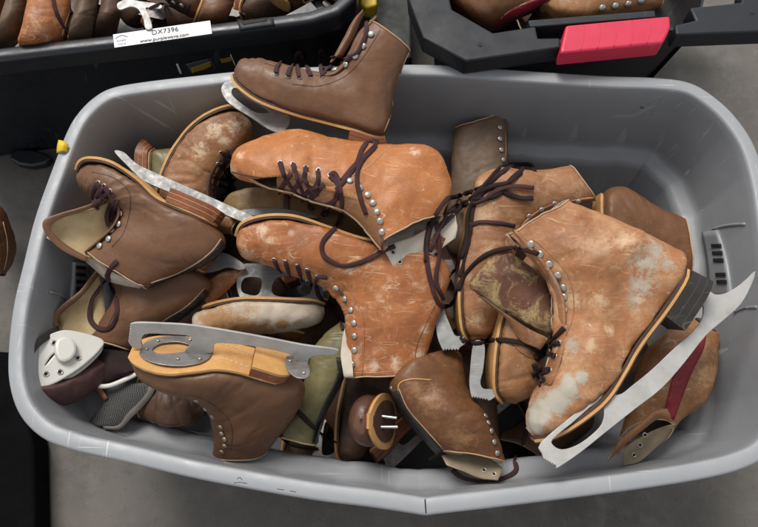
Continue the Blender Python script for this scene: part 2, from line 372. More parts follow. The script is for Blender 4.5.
# ------------------------------------------------------------ the skate boot
PROF = [(0, .30), (.025, .52), (.06, .70), (.12, .87), (.2, .97), (.3, 1), (.42, .86), (.55, .70), (.7, .68), (.85, .72), (.94, .68), (.985, .5), (1, .3)]
def prof(s):
    for (a, x), (b, y) in zip(PROF, PROF[1:]):
        if s <= b: return lerp(x, y, (s - a) / (b - a))
    return .3
class Boot:
    def __init__(s, root, st, z, mats, heel=6, gap=(2.6, .32, .32), name='upper', amp=.0016, nt=96, nv=64, fold=.0022, collar_cap=False, world=False, wscale=1.0, k=.0004, cy=None, flat=.62, boxy=.5, close=False, thick=.0026):
        s.root = root; s.heel = heel; s.gap = gap; s.z = z; s.boxy = boxy
        rows = []
        if not world and cy is None: cy = sum(r[1] + r[3] for r in st) / (2 * len(st))
        for ri, r in enumerate(st):
            if world: A, B, w = r
            else:
                ax, ay, bx, by, w = r[:5]; da, db = (r[5], r[6]) if len(r) > 6 else (0, 0)
                A, B = P(ax, ay, z + da + k * (cy - ay)), P(bx, by, z + db + k * (cy - by))
                if ri == len(st) - 1: w *= flat
                elif ri == len(st) - 2: w *= (1 + flat) / 2
            rows.append((*A, *B, w * wscale))
        s.rows = rows; s.n = len(rows) - 1
        N = Vector((0, 0, 0))
        for i in range(s.n):
            A0, B0, _ = s.raw(i); A1, B1, _ = s.raw(i + 1)
            N += ((A1 + B1) / 2 - (A0 + B0) / 2).cross((B0 - A0))
        N.normalize()
        if N.dot(BK) < 0 or (abs(N.dot(BK)) < .25 and N.dot(RT) > 0): N = -N
        s.N = N
        vs = []; fs = []; mi = []
        for i in range(nt + 1):
            t = s.n * (i / nt) ** 1.15
            g1, g2 = s.gaps(t)
            for j in range(nv + 1):
                th = lerp(g1, 2 * math.pi - g2, j / nv); vs.append(s.pt(t, th))
        m = nv + 1
        for i in range(nt):
            for j in range(nv): fs.append((i * m + j, i * m + j + 1, (i + 1) * m + j + 1, (i + 1) * m + j))
        fs.append(tuple(range(nv + 1)))
        if close: fs.append(tuple(nt * m + j for j in range(nv + 1)))
        seed = len(BV)
        v2 = []
        for i, v in enumerate(vs):
            k = sst((i // m) / 6.0)
            v2.append(v + noise.noise_vector(v * 17 + Vector((seed * 1.7, 0, 0))) * amp * 2.2 * k + noise.noise_vector(v * 60 + Vector((seed, 3, 0))) * amp * .55 * k)
        vs = v2
        if fold:
            v2 = []
            for i, v in enumerate(vs):
                t = s.n * ((i // m) / nt) ** 1.15; A, B, _ = s.raw(t); c = (A + B) / 2; rd = (v - c).normalized()
                ax = (B - A).normalized(); q = Vector((v.dot(ax) * 16, v.dot(s.N) * 16, (v - s.root.location).dot(ax.cross(s.N)) * 42)) + Vector((seed * 2.3, 0, 0))
                rg = (1 - min(1, abs(noise.noise(q)) * 2.2)) ** 3; mk_ = sst((noise.noise(v * 13 + Vector((0, seed, 4))) + .15) * 2.2)
                rg2 = (1 - min(1, abs(noise.noise(v * 55 + Vector((3, 1, seed)))) * 2.5)) ** 3
                v2.append(v - rd * (fold * rg * mk_ + fold * .28 * rg2) * sst((i // m) / 10.0))
            vs = v2
        # orientation
        tot = 0
        for f in fs[:nt * nv:7]:
            cen = (vs[f[0]] + vs[f[2]]) / 2; i = f[0] // m
            A, B, _ = s.raw(s.n * (i / nt) ** 1.15); tot += (vs[f[1]] - vs[f[0]]).cross(vs[f[2]] - vs[f[0]]).dot(cen - (A + B) / 2)
        if tot < 0: fs = [tuple(reversed(f)) for f in fs]
        bm = bmesh.new(); bv_ = [bm.verts.new(v) for v in vs]
        for f in fs:
            try: bm.faces.new([bv_[q] for q in f])
            except Exception: pass
        bmesh.ops.remove_doubles(bm, verts=bm.verts, dist=.00012)
        me = bpy.data.meshes.new(name)
        for v in bm.verts: v.co -= root.location
        for f in bm.faces: f.smooth = True
        bm.to_mesh(me)
        for x in mats: me.materials.append(x)
        o = bpy.data.objects.new(name, me); C.objects.link(o); o.parent = root; o['org'] = tuple(root.location)
        sm = o.modifiers.new('s', 'SOLIDIFY'); sm.thickness = thick; sm.offset = -1; sm.material_offset = 1; sm.material_offset_rim = 2
        b = BVHTree.FromBMesh(bm)
        bm.transform(Matrix.Translation(root.location)); s.bv = BVHTree.FromBMesh(bm); BV.append(s.bv); bm.free()
        s.o = o
        if not world: tube('collar_piping', vs[nt * m:nt * m + m], .0012, EDGE, root, 1, 6)
    def raw(s, t):
        v = cr(s.rows, max(0, min(s.n, t))); return Vector(v[:3]), Vector(v[3:6]), max(.002, v[6])
    def gaps(s, t):
        k = sst((t - s.gap[0]) / 1.6); return s.gap[1] * k, s.gap[2] * k
    def pt(s, t, th):
        A, B, w = s.raw(t); c = math.cos(th); sn = math.sin(th)
        foot = 1 - sst((t - s.heel + .5) / 2)
        q = 1 - (s.boxy * sst(-c * 1.2 + .15)) * foot
        cc = math.copysign(abs(c) ** q, c); ss = math.copysign(abs(sn) ** q, sn)
        ww = w * (1 - .14 * foot * c)
        if not foot: ww = w
        return (A + B) / 2 + (B - A) / 2 * cc + s.N * ww * ss
    def wear(s, spots, col, name, amt=.95, jag=.45):
        s.o.data.materials[0] = wearspots(s.o.data.materials[0], s.root, spots, col, name, amt, jag, s.bv)
    def plane(s): A, B, w = s.raw(s.heel / 2); return ((A + B) / 2, s.N)
    def slab(s, name, t0, t1, W, layers, off=-.0015, ext=.0008, proff=prof, ns=40, parent=None, mats=None):
        """layered sole or heel that follows the underside; layers = [(thickness, material index, overhang)]"""
        pts = []
        for i in range(ns + 1):
            t = lerp(t0, t1, i / ns); A, B, _ = s.raw(t); pts.append((A, (A - B).normalized()))
        L = [0]
        for i in range(ns): L.append(L[-1] + (pts[i + 1][0] - pts[i][0]).length)
        rings = []; prs = []
        for i, (A, d) in enumerate(pts):
            T = (pts[min(ns, i + 1)][0] - pts[max(0, i - 1)][0]).normalized()
            out = T.cross(s.N); out = out if out.dot(d) > 0 else -out
            e = -ext if i == 0 else (ext if i == ns else 0)
            w = W * proff(L[i] / L[-1]); row = []; h = off
            for th, mi, ov in layers:
                for hh in (h, h + th): row.append((hh, w + ov))
                h += th
            ring = [A + T * e + out * a + s.N * b for a, b in row] + [A + T * e + out * a - s.N * b for a, b in reversed(row)]
            rings.append(ring)
        vs = [v for r in rings for v in r]; m = len(rings[0]); fs = []; mi = []
        nl = len(layers)
        side = []
        for j in range(m):
            if j < 2 * nl - 1: side.append(layers[j // 2][1] if j % 2 == 0 else layers[j // 2][1])
            elif j == 2 * nl - 1: side.append(layers[-1][1])
            elif j < m - 1: jj = m - 2 - j; side.append(layers[jj // 2][1])
            else: side.append(layers[0][1])
        for i in range(ns):
            for j in range(m):
                fs.append((i * m + j, i * m + (j + 1) % m, (i + 1) * m + (j + 1) % m, (i + 1) * m + j)); mi.append(side[j])
        for base in (0, ns * m):
            for l in range(nl):
                a, b = 2 * l, 2 * l + 1; fs.append((base + a, base + b, base + m - 1 - b, base + m - 1 - a)); mi.append(layers[l][1])
        o = mk(name, vs, fs, mats, parent or s.root, mi, auto=40)
        bm = bmesh.new(); bm.from_mesh(o.data); bmesh.ops.recalc_face_normals(bm, faces=bm.faces); bm.to_mesh(o.data); bm.free()
        bvm = o.modifiers.new('b', 'BEVEL'); bvm.width = .0007; bvm.segments = 2; bvm.limit_method = 'ANGLE'; bvm.angle_limit = R(40)
        return o
    def sole(s, layers=((.0045, 0, .001),), mats=None, W=.041, t0=0, t1=None): return s.slab('sole', t0, s.heel if t1 is None else t1, W * .95, layers, mats=mats or [SOLE])
    def heelb(s, ta, layers, mats, W=.031, off=.0045, t1=None):
        return s.slab('heel', ta, s.heel if t1 is None else t1, W, layers, off, .0, lambda u: .92 if u < .5 else lerp(.92, .62, ((u - .5) * 2) ** 3), 14, mats=mats)
    def tongue(s, t0, ext=.02, mats=None, wf=.62, inset=.004):
        vs = []; fs = []; nt, nu = 26, 12
        A1, B1, _ = s.raw(s.n); A0, B0, _ = s.raw(s.n - .6); up = (B1 - B0).normalized()
        for i in range(nt + 1):
            f = i / nt; t = min(s.n, lerp(t0, s.n, min(1, f / .85))); A, B, w = s.raw(t); d = (B - A).normalized()
            e = up * (ext * max(0, (f - .85) / .15))
            cw = wf * (1 - .25 * max(0, (f - .85) / .15) ** 2)
            for j in range(nu + 1):
                a = lerp(-1, 1, j / nu); vs.append(B + e - d * (inset + w * .5 * (a * cw) ** 2) + s.N * (a * w * cw))
        vs = inflate(vs, .002, 30, len(BV)); m = nu + 1
        for i in range(nt):
            for j in range(nu): fs.append((i * m + j, i * m + j + 1, (i + 1) * m + j + 1, (i + 1) * m + j))
        o = mk('tongue', vs, fs, mats or [BROWN], s.root)
        sm = o.modifiers.new('s', 'SOLIDIFY'); sm.thickness = .003; sm.offset = 0
        return o
    def hooks(s, pts, me=HOOK, name='lace_hook', sc=1.):
        for x, y in pts:
            h = cast(x, y, [s.bv])
            if h:
                n = h[1] if h[1].dot(ray(x, y)) < 0 else -h[1]; stud(s.root, h[0], n, me, name, sc * (1.16 if me != EYE else 1.1))
    def eyes(s, pts, sc=1.): s.hooks(pts, EYE, 'eyelet', sc)
    def cross(s, ts, off=.16, mat=None, r=.0029, near=True):
        """laces criss-crossing the throat from eyelet to eyelet"""
        for i, t in enumerate(ts):
            for sgn in (1, -1):
                t2 = t + (ts[1] - ts[0]) * .75
                ga = s.gaps(t); gb = s.gaps(t2)
                a, b = (ga[0] + off, 2 * math.pi - gb[1] - off) if sgn > 0 else (2 * math.pi - ga[1] - off, gb[0] + off)
                p0 = s.pt(t, a); p1 = s.pt(t2, b); A, B, w = s.raw((t + t2) / 2); up = (B - A).normalized()
                pts = []
                for k in range(9):
                    f = k / 8; p = p0.lerp(p1, f) + up * (.003 + .006 * math.sin(math.pi * f) + .001 * (i % 2)); pts.append(p)
                pts = [p0 - up * .002] + pts + [p1 - up * .002]
                tube('lace', pts, r, mat or LACE, s.root, .5, 8, .3)
def mats_of(m, lining=LIND, edge=EDGE): return [m, lining, edge]
# ------------------------------------------------------------ the setting
def flat(name, pts, z, mat, kind=None, label=None):
    o = mk(name, [(x, y, z) for x, y in pts], [tuple(range(len(pts)))], mat, None, shade=False)
    return tag(o, label, None, None, kind)
FLOOR = flat('floor', [(-4, -4), (4, -4), (4, 4), (-4, 4)], 0, CONC, 'structure')
def ring_loft(name, outline, levels, mats, parent, cap=True, scallop=0., close_first=False, capidx=0, wob=0., rimlev=None):
    """outline: world xy points; levels: (inset, z)"""
    n = len(outline); cen = sum(outline, Vector((0, 0))) / n; nr = []
    area = sum(outline[i].x * outline[(i + 1) % n].y - outline[(i + 1) % n].x * outline[i].y for i in range(n))
    for i in range(n):
        t = outline[(i + 1) % n] - outline[i - 1]; q = Vector((-t.y, t.x)).normalized(); nr.append(q if area > 0 else -q)
    for _ in range(3): nr = [(nr[i - 1] + nr[i] * 2 + nr[(i + 1) % n]).normalized() for i in range(n)]
    vs = []; fs = []; lens = 0; arc = [0]
    for i in range(n): arc.append(arc[-1] + (outline[(i + 1) % n] - outline[i]).length)
    for li, (d, z) in enumerate(levels):
        for i in range(n):
            dd = d; zz = z
            if scallop and .05 < z < .30 and li > len(levels) // 2:
                dd += scallop * abs(math.sin(arc[i] * math.pi / .085)) ** .7 * (1 if z > .2 else .5)
            if wob: 
                dd += wob * noise.noise(Vector((outline[i].x * 5, outline[i].y * 5, z * 6)))
                zz += wob * .6 * noise.noise(Vector((outline[i].x * 4 + 9, outline[i].y * 4, 1)))
            p = outline[i] + nr[i] * dd; vs.append((p.x, p.y, zz))
    for l in range(len(levels) - 1):
        for i in range(n): fs.append((l * n + i, l * n + (i + 1) % n, (l + 1) * n + (i + 1) % n, (l + 1) * n + i))
    fs.append(tuple((len(levels) - 1) * n + i for i in range(n)))
    if close_first: fs.append(tuple(range(n))[::-1])
    mi = [1 if rimlev and rimlev[0] <= l < rimlev[1] else 0 for l in range(len(levels) - 1) for i in range(n)] + [0, 0]
    o = mk(name, vs, fs, mats, parent, mi[:len(fs)], auto=50)
    bm = bmesh.new(); bm.from_mesh(o.data); bmesh.ops.recalc_face_normals(bm, faces=bm.faces); bm.to_mesh(o.data); bm.free()
    return o
def xy(pts, z): return [Vector(P(x, y, z)[:2]) for x, y in pts]
def block(name, pts, z1, z0, mat, parent, bevel=.003, inset=0., seg=3, taper=None):
    n = len(pts); top = [P(x, y, z1) for x, y in pts]; cen = sum(top, Vector()) / n
    bot = []
    for i, v in enumerate(top):
        p = Vector((v.x, v.y, z0))
        if taper: p += (cen - v) * Vector((1, 1, 0)) * taper
        bot.append(p)
    vs = top + bot; fs = [tuple(range(n)), tuple(range(n, 2 * n))[::-1]] + [(i, n + i, n + (i + 1) % n, (i + 1) % n) for i in range(n)]
    o = mk(name, vs, fs, mat, parent, auto=30)
    bm = bmesh.new(); bm.from_mesh(o.data); bmesh.ops.recalc_face_normals(bm, faces=bm.faces); bm.to_mesh(o.data); bm.free()
    b = o.modifiers.new('b', 'BEVEL'); b.width = bevel; b.segments = seg; b.limit_method = 'ANGLE'; b.angle_limit = R(25)
    return o
# grey tub
rim = [(52, 165), (66, 130), (77, 112), (92, 97), (110, 87), (140, 81), (190, 75), (250, 69), (330, 65), (430, 63), (520, 69), (600, 74), (655, 76), (690, 81), (716, 96), (738, 117), (756, 145),
       (768, 185), (776, 240), (786, 320), (790, 390), (785, 430), (770, 454), (745, 468), (700, 479), (600, 494), (500, 507), (440, 514), (426, 515.5), (412, 513.5), (370, 507), (301, 498), (200, 480), (120, 461), (72, 450), (40, 437), (18, 414), (8, 384), (7, 350), (12, 305), (22, 262), (34, 215)]
rim_xy = [Vector(p) for p in closed([tuple(v) for v in xy(rim, ZR)], 12)]
tub = thing('storage_tub', 'big grey plastic tub with skylight painted pale on its rim, heaped with old ice skates', 'storage tub', (0, 0, 0))
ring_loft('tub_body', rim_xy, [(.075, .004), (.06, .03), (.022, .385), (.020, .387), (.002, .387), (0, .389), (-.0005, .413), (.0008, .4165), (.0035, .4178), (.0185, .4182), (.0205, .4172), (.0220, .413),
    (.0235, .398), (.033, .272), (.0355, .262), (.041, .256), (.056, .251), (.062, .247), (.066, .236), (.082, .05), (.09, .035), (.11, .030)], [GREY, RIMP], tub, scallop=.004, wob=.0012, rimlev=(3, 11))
TB = [BV[-1]]
def wallstrip(name, e1, e2, mat, which, lift, parent, thick=.002):
    o = strip(parent, e1, e2, mat, which, name, lift); o.modifiers[0].thickness = thick; return o
# moulded grips with their vent slots on the two short walls
o = wallstrip('vent_panel', [(73, 262), (72, 282), (70, 306)], [(89, 264), (88, 284), (86, 308)], GREY, TB, .004, tub, .006)
for k in range(4): wallstrip('vent_slot', [(76, 265.5 + k * 7), (75.8, 269 + k * 7)], [(86, 266.5 + k * 7), (85.8, 270 + k * 7)], HOLE, TB, .013, tub, .001)
o = wallstrip('vent_panel', [(703, 232), (708, 262), (710, 300)], [(718, 230), (727, 260), (733, 300)], GREY, TB, .004, tub, .006)
for k in range(6):
    if k == 3: continue
    y = 244 + k * 7.2; x = 711 + k * 1.1
    wallstrip('vent_slot', [(x, y), (x + .5, y + 3.4)], [(x + 10, y - .3), (x + 10.5, y + 3.1)], HOLE, TB, .013, tub, .001)
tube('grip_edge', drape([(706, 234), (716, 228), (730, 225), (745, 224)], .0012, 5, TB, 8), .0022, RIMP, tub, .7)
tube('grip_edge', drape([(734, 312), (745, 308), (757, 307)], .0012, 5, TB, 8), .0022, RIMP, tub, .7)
tube('grip_edge', drape([(50, 292), (62, 296), (73, 305)], .003, 5, TB, 2), .0022, GREY, tub, .7)
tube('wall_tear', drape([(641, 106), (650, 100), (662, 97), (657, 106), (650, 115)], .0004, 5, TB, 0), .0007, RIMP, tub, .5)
tube('wall_tear', drape([(640, 107), (644, 108)], .0003, 5, TB, 0), .0010, HOLE, tub, .5)
for q in ([(237, 479), (240, 477.5), (242, 480)], [(234, 483), (240, 482.4), (247, 483.5)], [(277, 489), (284, 490)], [(290, 491), (296, 492)]):
    tube('pen_mark', drape(q, .0002, 4, TB, 0), .0004, INK, tub, .3)
tube('rim_crack', drape([(425, 499), (425.5, 506), (426, 513)], .0001, 4, TB, 0), .0009, HOLE, tub, .4)
tp = thing('tape_scrap', 'crumpled scrap of yellow tape stuck on the left rim of the grey tub', 'tape scrap', P(63, 146, .42))
sheet('tape', [(58, 140, .423), (64, 141, .427), (68, 144, .423)], [(56, 153, .418), (62, 151, .426), (67, 152, .42)], [YELP], tp, .003, .0006, 8, 4, .003)
# ------------------------------------------------------------ black tote, upper left
ot = [(-150, 78), (0, 59), (50, 53), (113, 46), (190, 37), (260, 29), (312, 22), (340, 13), (355, 0), (362, -30), (364, -110), (360, -260), (-150, -260)]
ZB = .36
bt = thing('black_tote', 'glossy black plastic tote with a white lot sticker on its rim, holding brown skates', 'storage tote', P(100, 40, 0))
oxy = xy(ot, ZB)
# densify
def dens(o, k=6):
    out = []
    for i in range(len(o)):
        for j in range(k): out.append(o[i].lerp(o[(i + 1) % len(o)], j / k))
    return out
oxy = dens(oxy)
ring_loft('tote_body', oxy, [(.035, .004), (.034, .01), (.024, .315), (.022, .318), (.0, .318), (0, .321), (-.001, .350), (.002, .358), (.007, .360), (.020, .360), (.024, .357), (.026, .348), (.05, .06), (.07, .03)], BLACKP, bt)
BB = [BV[-1]]
# grip with an oblong slot
wallstrip('grip', [(236, 17), (252, 14), (272, 12)], [(240, 31), (256, 28.5), (275, 26)], CHARP, BB, .002, bt, .004)
wallstrip('grip_slot', [(242, 20), (254, 17.5), (266, 16)], [(243, 25), (255, 23), (267, 21)], HOLE, BB, .0047, bt, .001)
def label_band(pts_top, pts_bot, mat, name, lift): return wallstrip(name, pts_top, pts_bot, mat, BB, lift, bt, .0008)
DKYEL = newmat('printed_yellow', (.30, .20, .015), .4); DKBLU = newmat('printed_blue_grey', (.06, .075, .09), .4)
label_band([(176, 64), (177, 63.8), (178, 63.6)], [(180, 74), (181, 73.8), (182, 73.6)], PAPER, 'printed_panel', .001)
label_band([(186, 64), (198, 61), (209, 58.5)], [(191, 72), (202, 69), (212, 65)], DKBLU, 'printed_panel', .001)
label_band([(191, 68), (200, 65), (211, 61)], [(192, 73), (203, 70), (212, 66)], DKYEL, 'printed_panel', .0016)
label_band([(220, 59), (226, 58), (231, 56.5)], [(222, 63), (228, 62), (233, 60.5)], DKYEL, 'printed_panel', .001)
label_band([(230, 54.5), (230.6, 54.4), (231, 54.3)], [(235, 66), (235.6, 66), (236, 66)], PAPER, 'printed_panel', .001)
label_band([(210, 58.5), (210.6, 58.4), (211, 58.3)], [(215, 69), (215.6, 69), (216, 69)], DKBLU, 'printed_panel', .001)
yc = block('side_clip', [(360, -8), (360, 4), (366, 8), (377, 5), (377, -8)], .30, .27, YELP, bt, .004)
dt = thing('shade_filler', 'dark block added for the shade between the two black totes', 'shade filler', P(385, 20, 0))  # added block, darkens the shaded floor gap between the totes
block('filler_body', [(368, -80), (368, 56), (384, 58), (412, 58), (412, -80)], .20, .004, plastic('shade_filler_dark', (.018, .020, .018), (.05, .05, .05), .6, .2), dt, .006)
# sticker with its print
stk = thing('lot_sticker', 'white paper lot sticker reading DX7396 on the black tote rim', 'sticker', P(160, 38, ZB + .002))
q = [P(113, 34.5, ZB + .003), P(210, 20.5, ZB + .003), P(212, 33.5, ZB + .003), P(114.5, 47.5, ZB + .003)]
mk('paper', q + [v - Vector((0, 0, .0006)) for v in q], [(0, 1, 2, 3), (7, 6, 5, 4), (0, 4, 5, 1), (1, 5, 6, 2), (2, 6, 7, 3), (3, 7, 4, 0)], PAPER, stk, shade=False)
def text(s, p, px2, size, mat, parent, off=.0004, bold=0.):
    cu = bpy.data.curves.new('t', 'FONT'); cu.body = s; cu.size = size; cu.extrude = .00005; cu.offset = bold; cu.align_x = 'CENTER'; cu.align_y = 'CENTER'
    to = bpy.data.objects.new('t', cu); C.objects.link(to); dg = bpy.context.evaluated_depsgraph_get(); me = bpy.data.meshes.new_from_object(to.evaluated_get(dg))
    a = P(*p, ZB + .0035); b = P(*px2, ZB + .0035); ux = (b - a).normalized(); uy = Vector((0, 0, 1)).cross(ux)
    vs = [a + ux * v.co.x + uy * v.co.y + Vector((0, 0, v.co.z + off)) for v in me.vertices]; fs = [tuple(f.vertices) for f in me.polygons]
    bpy.data.objects.remove(to); bpy.data.curves.remove(cu)
    return mk('print', vs, fs, mat, parent, shade=False, bv=False)
text('DX7396', (165, 31), (210, 24.5), .0135, INK, stk)
text('www.purplewave.com', (164.5, 37.8), (209.5, 31.3), .0094, INK, stk, bold=.00012)
text('purple', (121.5, 40.2), (140, 37.5), .0062, INKP, stk); text('WAVE', (122, 44), (140, 41.3), .0052, INKP, stk)
tube('print', [P(x, y, ZB + .0036) for x, y in smooth([(115.5, 38.5), (119, 36.2), (123, 35.4), (127.5, 37)], 5)], .0006, INKP, stk, .3)
# ------------------------------------------------------------ black toolbox-like tote, upper right
rt = thing('latched_tote', 'charcoal plastic tote with a red latch, overhanging the grey tub', 'storage tote', P(560, 40, 0))
ZT = .455
block('rim_frame', [(404, -60), (409, 0), (423, 38), (466, 61), (561, 47.5), (560, 37.5), (538, 38), (535.5, 26), (493, 32.5), (452, 9), (436, -60)], ZT, ZT - .036, CHARP, rt)
block('rim_frame', [(675, 25), (676, 34.5), (770, 31), (778, -60), (748, -60), (742, 2), (690, 7.5), (696, 20)], ZT, ZT - .034, CHARP, rt)
ring_loft('tote_body', dens(xy([(422, -160), (426, -60), (430, 30), (468, 52), (560, 43), (676, 31), (700, 29), (722, -60), (726, -160)], ZT - .02)), [(.06, .004), (.004, ZT - .03), (.004, ZT - .022), (.008, ZT - .022), (.012, ZT - .04), (.06, .03)], BLACKP, rt)
BV.pop()
block('cross_bar', [(528, 20), (530, 27), (656, 17), (655, 10)], ZT - .002, ZT - .03, CHARP, rt, .002)
lat = block('latch', [(566, 25), (564, 34), (561, 47), (560.5, 53), (663, 43), (668, 34), (671, 26), (670, 15.5), (620, 20)], ZT + .012, ZT - .022, REDP, rt, .004, seg=4)
for k in range(5):
    x = 583 + k * 16.5
    tube('latch_rib', drape([(x, 25.5 - k * 1.6), (x + .5, 35 - k * 1.6), (x - 2, 50 - k * 1.6)], .0001, 5, [BV[-1]], 0), .0009, REDP, lat, .6)
    BV[:] = BV
for x, y in ((480, 44.5), (753, 12)):
    stud(rt, P(x, y, ZT + .0004), Vector((0, 0, 1)), lathe_mesh('pin_hole', [(.0038, 0), (.0036, .0006), (.0028, .0005), (.0001, .0002)], 16, [CHARP, HOLE], [0, 0, 1]), 'pin_hole')
# ------------------------------------------------------------ black tote, lower left
lt = thing('low_black_tote', 'low black tote with shade painted into its colour under the lower left end of the grey tub', 'storage tote', P(0, 450, 0))
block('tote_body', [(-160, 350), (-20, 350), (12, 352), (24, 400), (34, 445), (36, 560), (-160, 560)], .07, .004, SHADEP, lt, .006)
cw = thing('caster_foot', 'black oval foot of the black tote standing on concrete left of the tub', 'caster', P(31, 156, 0))
block('foot_pad', [(9, 153), (16, 149), (30, 149), (44, 152), (51, 157), (46, 163), (32, 166), (18, 164), (10, 159)], .022, .002, BLACKP, cw, .005)
# ------------------------------------------------------------ skates
PILE = 'ice skates heaped in the grey tub'
def skate(label, px, py, z, group=PILE): return thing('ice_skate', label, 'ice skate', P(px, py, z), group)
T2 = ((.0032, 1, .0005), (.0040, 0, .0015))
T3 = ((.0028, 1, .001), (.0042, 0, .0022), (.0022, 1, .0012))
STK = ((.0065, 0, 0), (.0008, 1, .0004), (.0065, 0, 0), (.0008, 1, .0004), (.0065, 0, 0))
def autoblade(b, h=.036, mat=STEEL, root=None, off=.02, back=.02, front=.022):
    """runner with two stanchions, built along the sole chord"""
    A0, B0, _ = b.raw(0.2); A1, B1, _ = b.raw(b.heel); T = (A1 - A0).normalized(); out = T.cross(b.N); d = (A0 - B0) + (A1 - B1)
    if out.dot(d) < 0: out = -out
    L = (A1 - A0).length
    def q(s, t): return A0 + T * (s * L) + out * t
    outer = [(-.06, .020), (-.09, .034), (-.07, .047), (-.03, .050), (.3, .0515), (.7, .0505), (1.0, .048), (1.16, .042), (1.19, .038), (1.10, .037), (1.0, .036), (.97, .028), (.96, .019), (.80, .019), (.80, .030), (.74, .037), (.45, .038), (.38, .030), (.37, .006), (.0, .006)]
    inner = [(.04, .016), (.02, .030), (.06, .036), (.24, .036), (.28, .030), (.28, .014), (.2, .011), (.1, .011)]
    cu = bpy.data.curves.new('t', 'CURVE'); cu.dimensions = '2D'; cu.fill_mode = 'BOTH'; cu.extrude = .0012; cu.bevel_depth = .0004
    for lp in (outer, inner):
        lp = closed(lp, 3); sp = cu.splines.new('POLY'); sp.points.add(len(lp) - 1); sp.use_cyclic_u = True
        for i, p in enumerate(lp): sp.points[i].co = (p[0] * L, p[1], 0, 1)
    to = bpy.data.objects.new('t', cu); C.objects.link(to)
    dg = bpy.context.evaluated_depsgraph_get(); me = bpy.data.meshes.new_from_object(to.evaluated_get(dg))
    vs = [A0 + T * v.co.x + out * v.co.y + b.N * v.co.z for v in me.vertices]; fs = [tuple(p.vertices) for p in me.polygons]
    bpy.data.objects.remove(to); bpy.data.curves.remove(cu)
    return mk('blade', vs, fs, mat, b.root, auto=35)
# deep layer: skates at the bottom of the heap, hardly seen
def canon(label, origin, ang, tilt, mat, group, sc=1.0, roll=0):
    o = thing('ice_skate', label, 'ice skate', origin, group)
    M = Matrix.Translation(origin) @ Matrix.Rotation(ang, 4, 'Z') @ Matrix.Rotation(tilt, 4, 'Y') @ Matrix.Rotation(roll, 4, 'X')
    sh = [((-.125, .0), (-.125, .012), .01), ((-.115, -.004), (-.112, .034), .028), ((-.085, -.006), (-.075, .050), .037), ((-.045, -.006), (-.035, .062), .040), ((-.005, -.003), (-.005, .078), .037), ((.04, 0), (.015, .088), .033), ((.095, 0), (.022, .094), .033), ((.118, .02), (.024, .108), .033), ((.115, .06), (.020, .13), .034), ((.108, .10), (.015, .15), .035), ((.105, .145), (.012, .175), .036)]
    st = [(M @ Vector((a[0] * sc, 0, a[1] * sc)), M @ Vector((b[0] * sc, 0, b[1] * sc)), w) for a, b, w in sh]
    b = Boot(o, st, 0, mats_of(mat), 6, (3, .3, .3), world=True, nt=40, nv=30, fold=0)
    b.sole(T2, [SOLE, SOLED]); b.heelb(4.6, STK, [HEELR, SOLED]); autoblade(b, mat=STEELD)
    return b
DEEP = 'skates buried at the bottom of the heap'
rr = random.Random(3)
spots = [(-.05, -.13), (.17, -.14), (.08, -.10), (-.40, .10), (-.22, .14), (-.02, .12), (.17, .12), (.34, .03), (-.36, -.02), (-.22, -.02), (-.06, -.05), (.13, -.05), (.30, -.10), (-.13, -.15), (.05, -.17), (-.30, -.06), (.22, .00)]
for i, (x, y) in enumerate(spots):
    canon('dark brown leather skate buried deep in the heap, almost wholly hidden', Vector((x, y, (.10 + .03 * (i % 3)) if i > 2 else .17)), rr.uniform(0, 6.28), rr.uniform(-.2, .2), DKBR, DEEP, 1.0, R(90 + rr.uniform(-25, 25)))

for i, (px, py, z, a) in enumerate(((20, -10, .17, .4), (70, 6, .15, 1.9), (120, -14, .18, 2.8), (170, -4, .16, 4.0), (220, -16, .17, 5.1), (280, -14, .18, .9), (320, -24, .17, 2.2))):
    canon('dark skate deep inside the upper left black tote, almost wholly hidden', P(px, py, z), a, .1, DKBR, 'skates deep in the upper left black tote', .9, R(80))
for i, (px, py, z, a) in enumerate(((480, -20, .22, .4), (545, -4, .21, 2.9), (610, -6, .22, 3.6), (660, -16, .20, 1.6))):
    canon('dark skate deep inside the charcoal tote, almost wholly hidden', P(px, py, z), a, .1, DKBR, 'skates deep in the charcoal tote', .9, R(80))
# ---- S16: olive brown shaft standing at the back
o = skate('olive brown skate whose tall shaft stands up alone against the back wall', 480, 180, .28)
b = Boot(o, [(530, 262, 533, 250, .01), (520, 268, 524, 236, .028), (500, 270, 512, 222, .036), (478, 268, 505, 212, .038), (458, 262, 502, 204, .036), (447, 250, 502, 196, .034), (445, 228, 504, 186, .034), (449, 196, 507, 172, .034), (452, 165, 509, 157, .034), (454, 128, 508, 116, .035)], .27, mats_of(OLBR, LIND), 4.5, (2.5, .25, .25))
b.hooks([(499.7, 127.5), (499.7, 139), (501, 150), (503, 160)]); b.tongue(5, .0, [OLBR])
# ---- S21
o = skate('plain dark brown skate lying behind the big worn one, its tan welt showing', 640, 230, .34)
b = Boot(o, [(604, 330, 612, 330, .008), (600, 315, 625, 318, .028), (600, 285, 632, 300, .036), (600, 255, 636, 285, .038), (600, 225, 640, 278, .035), (602, 196, 643, 272, .034), (622, 187, 648, 270, .034), (652, 203, 655, 274, .034), (684, 219, 688, 282, .034)], .345, mats_of(BROWN2, LIND), 5, (2.5, .2, .2))
b.sole(T2, [SOLE, SOLED], .033)
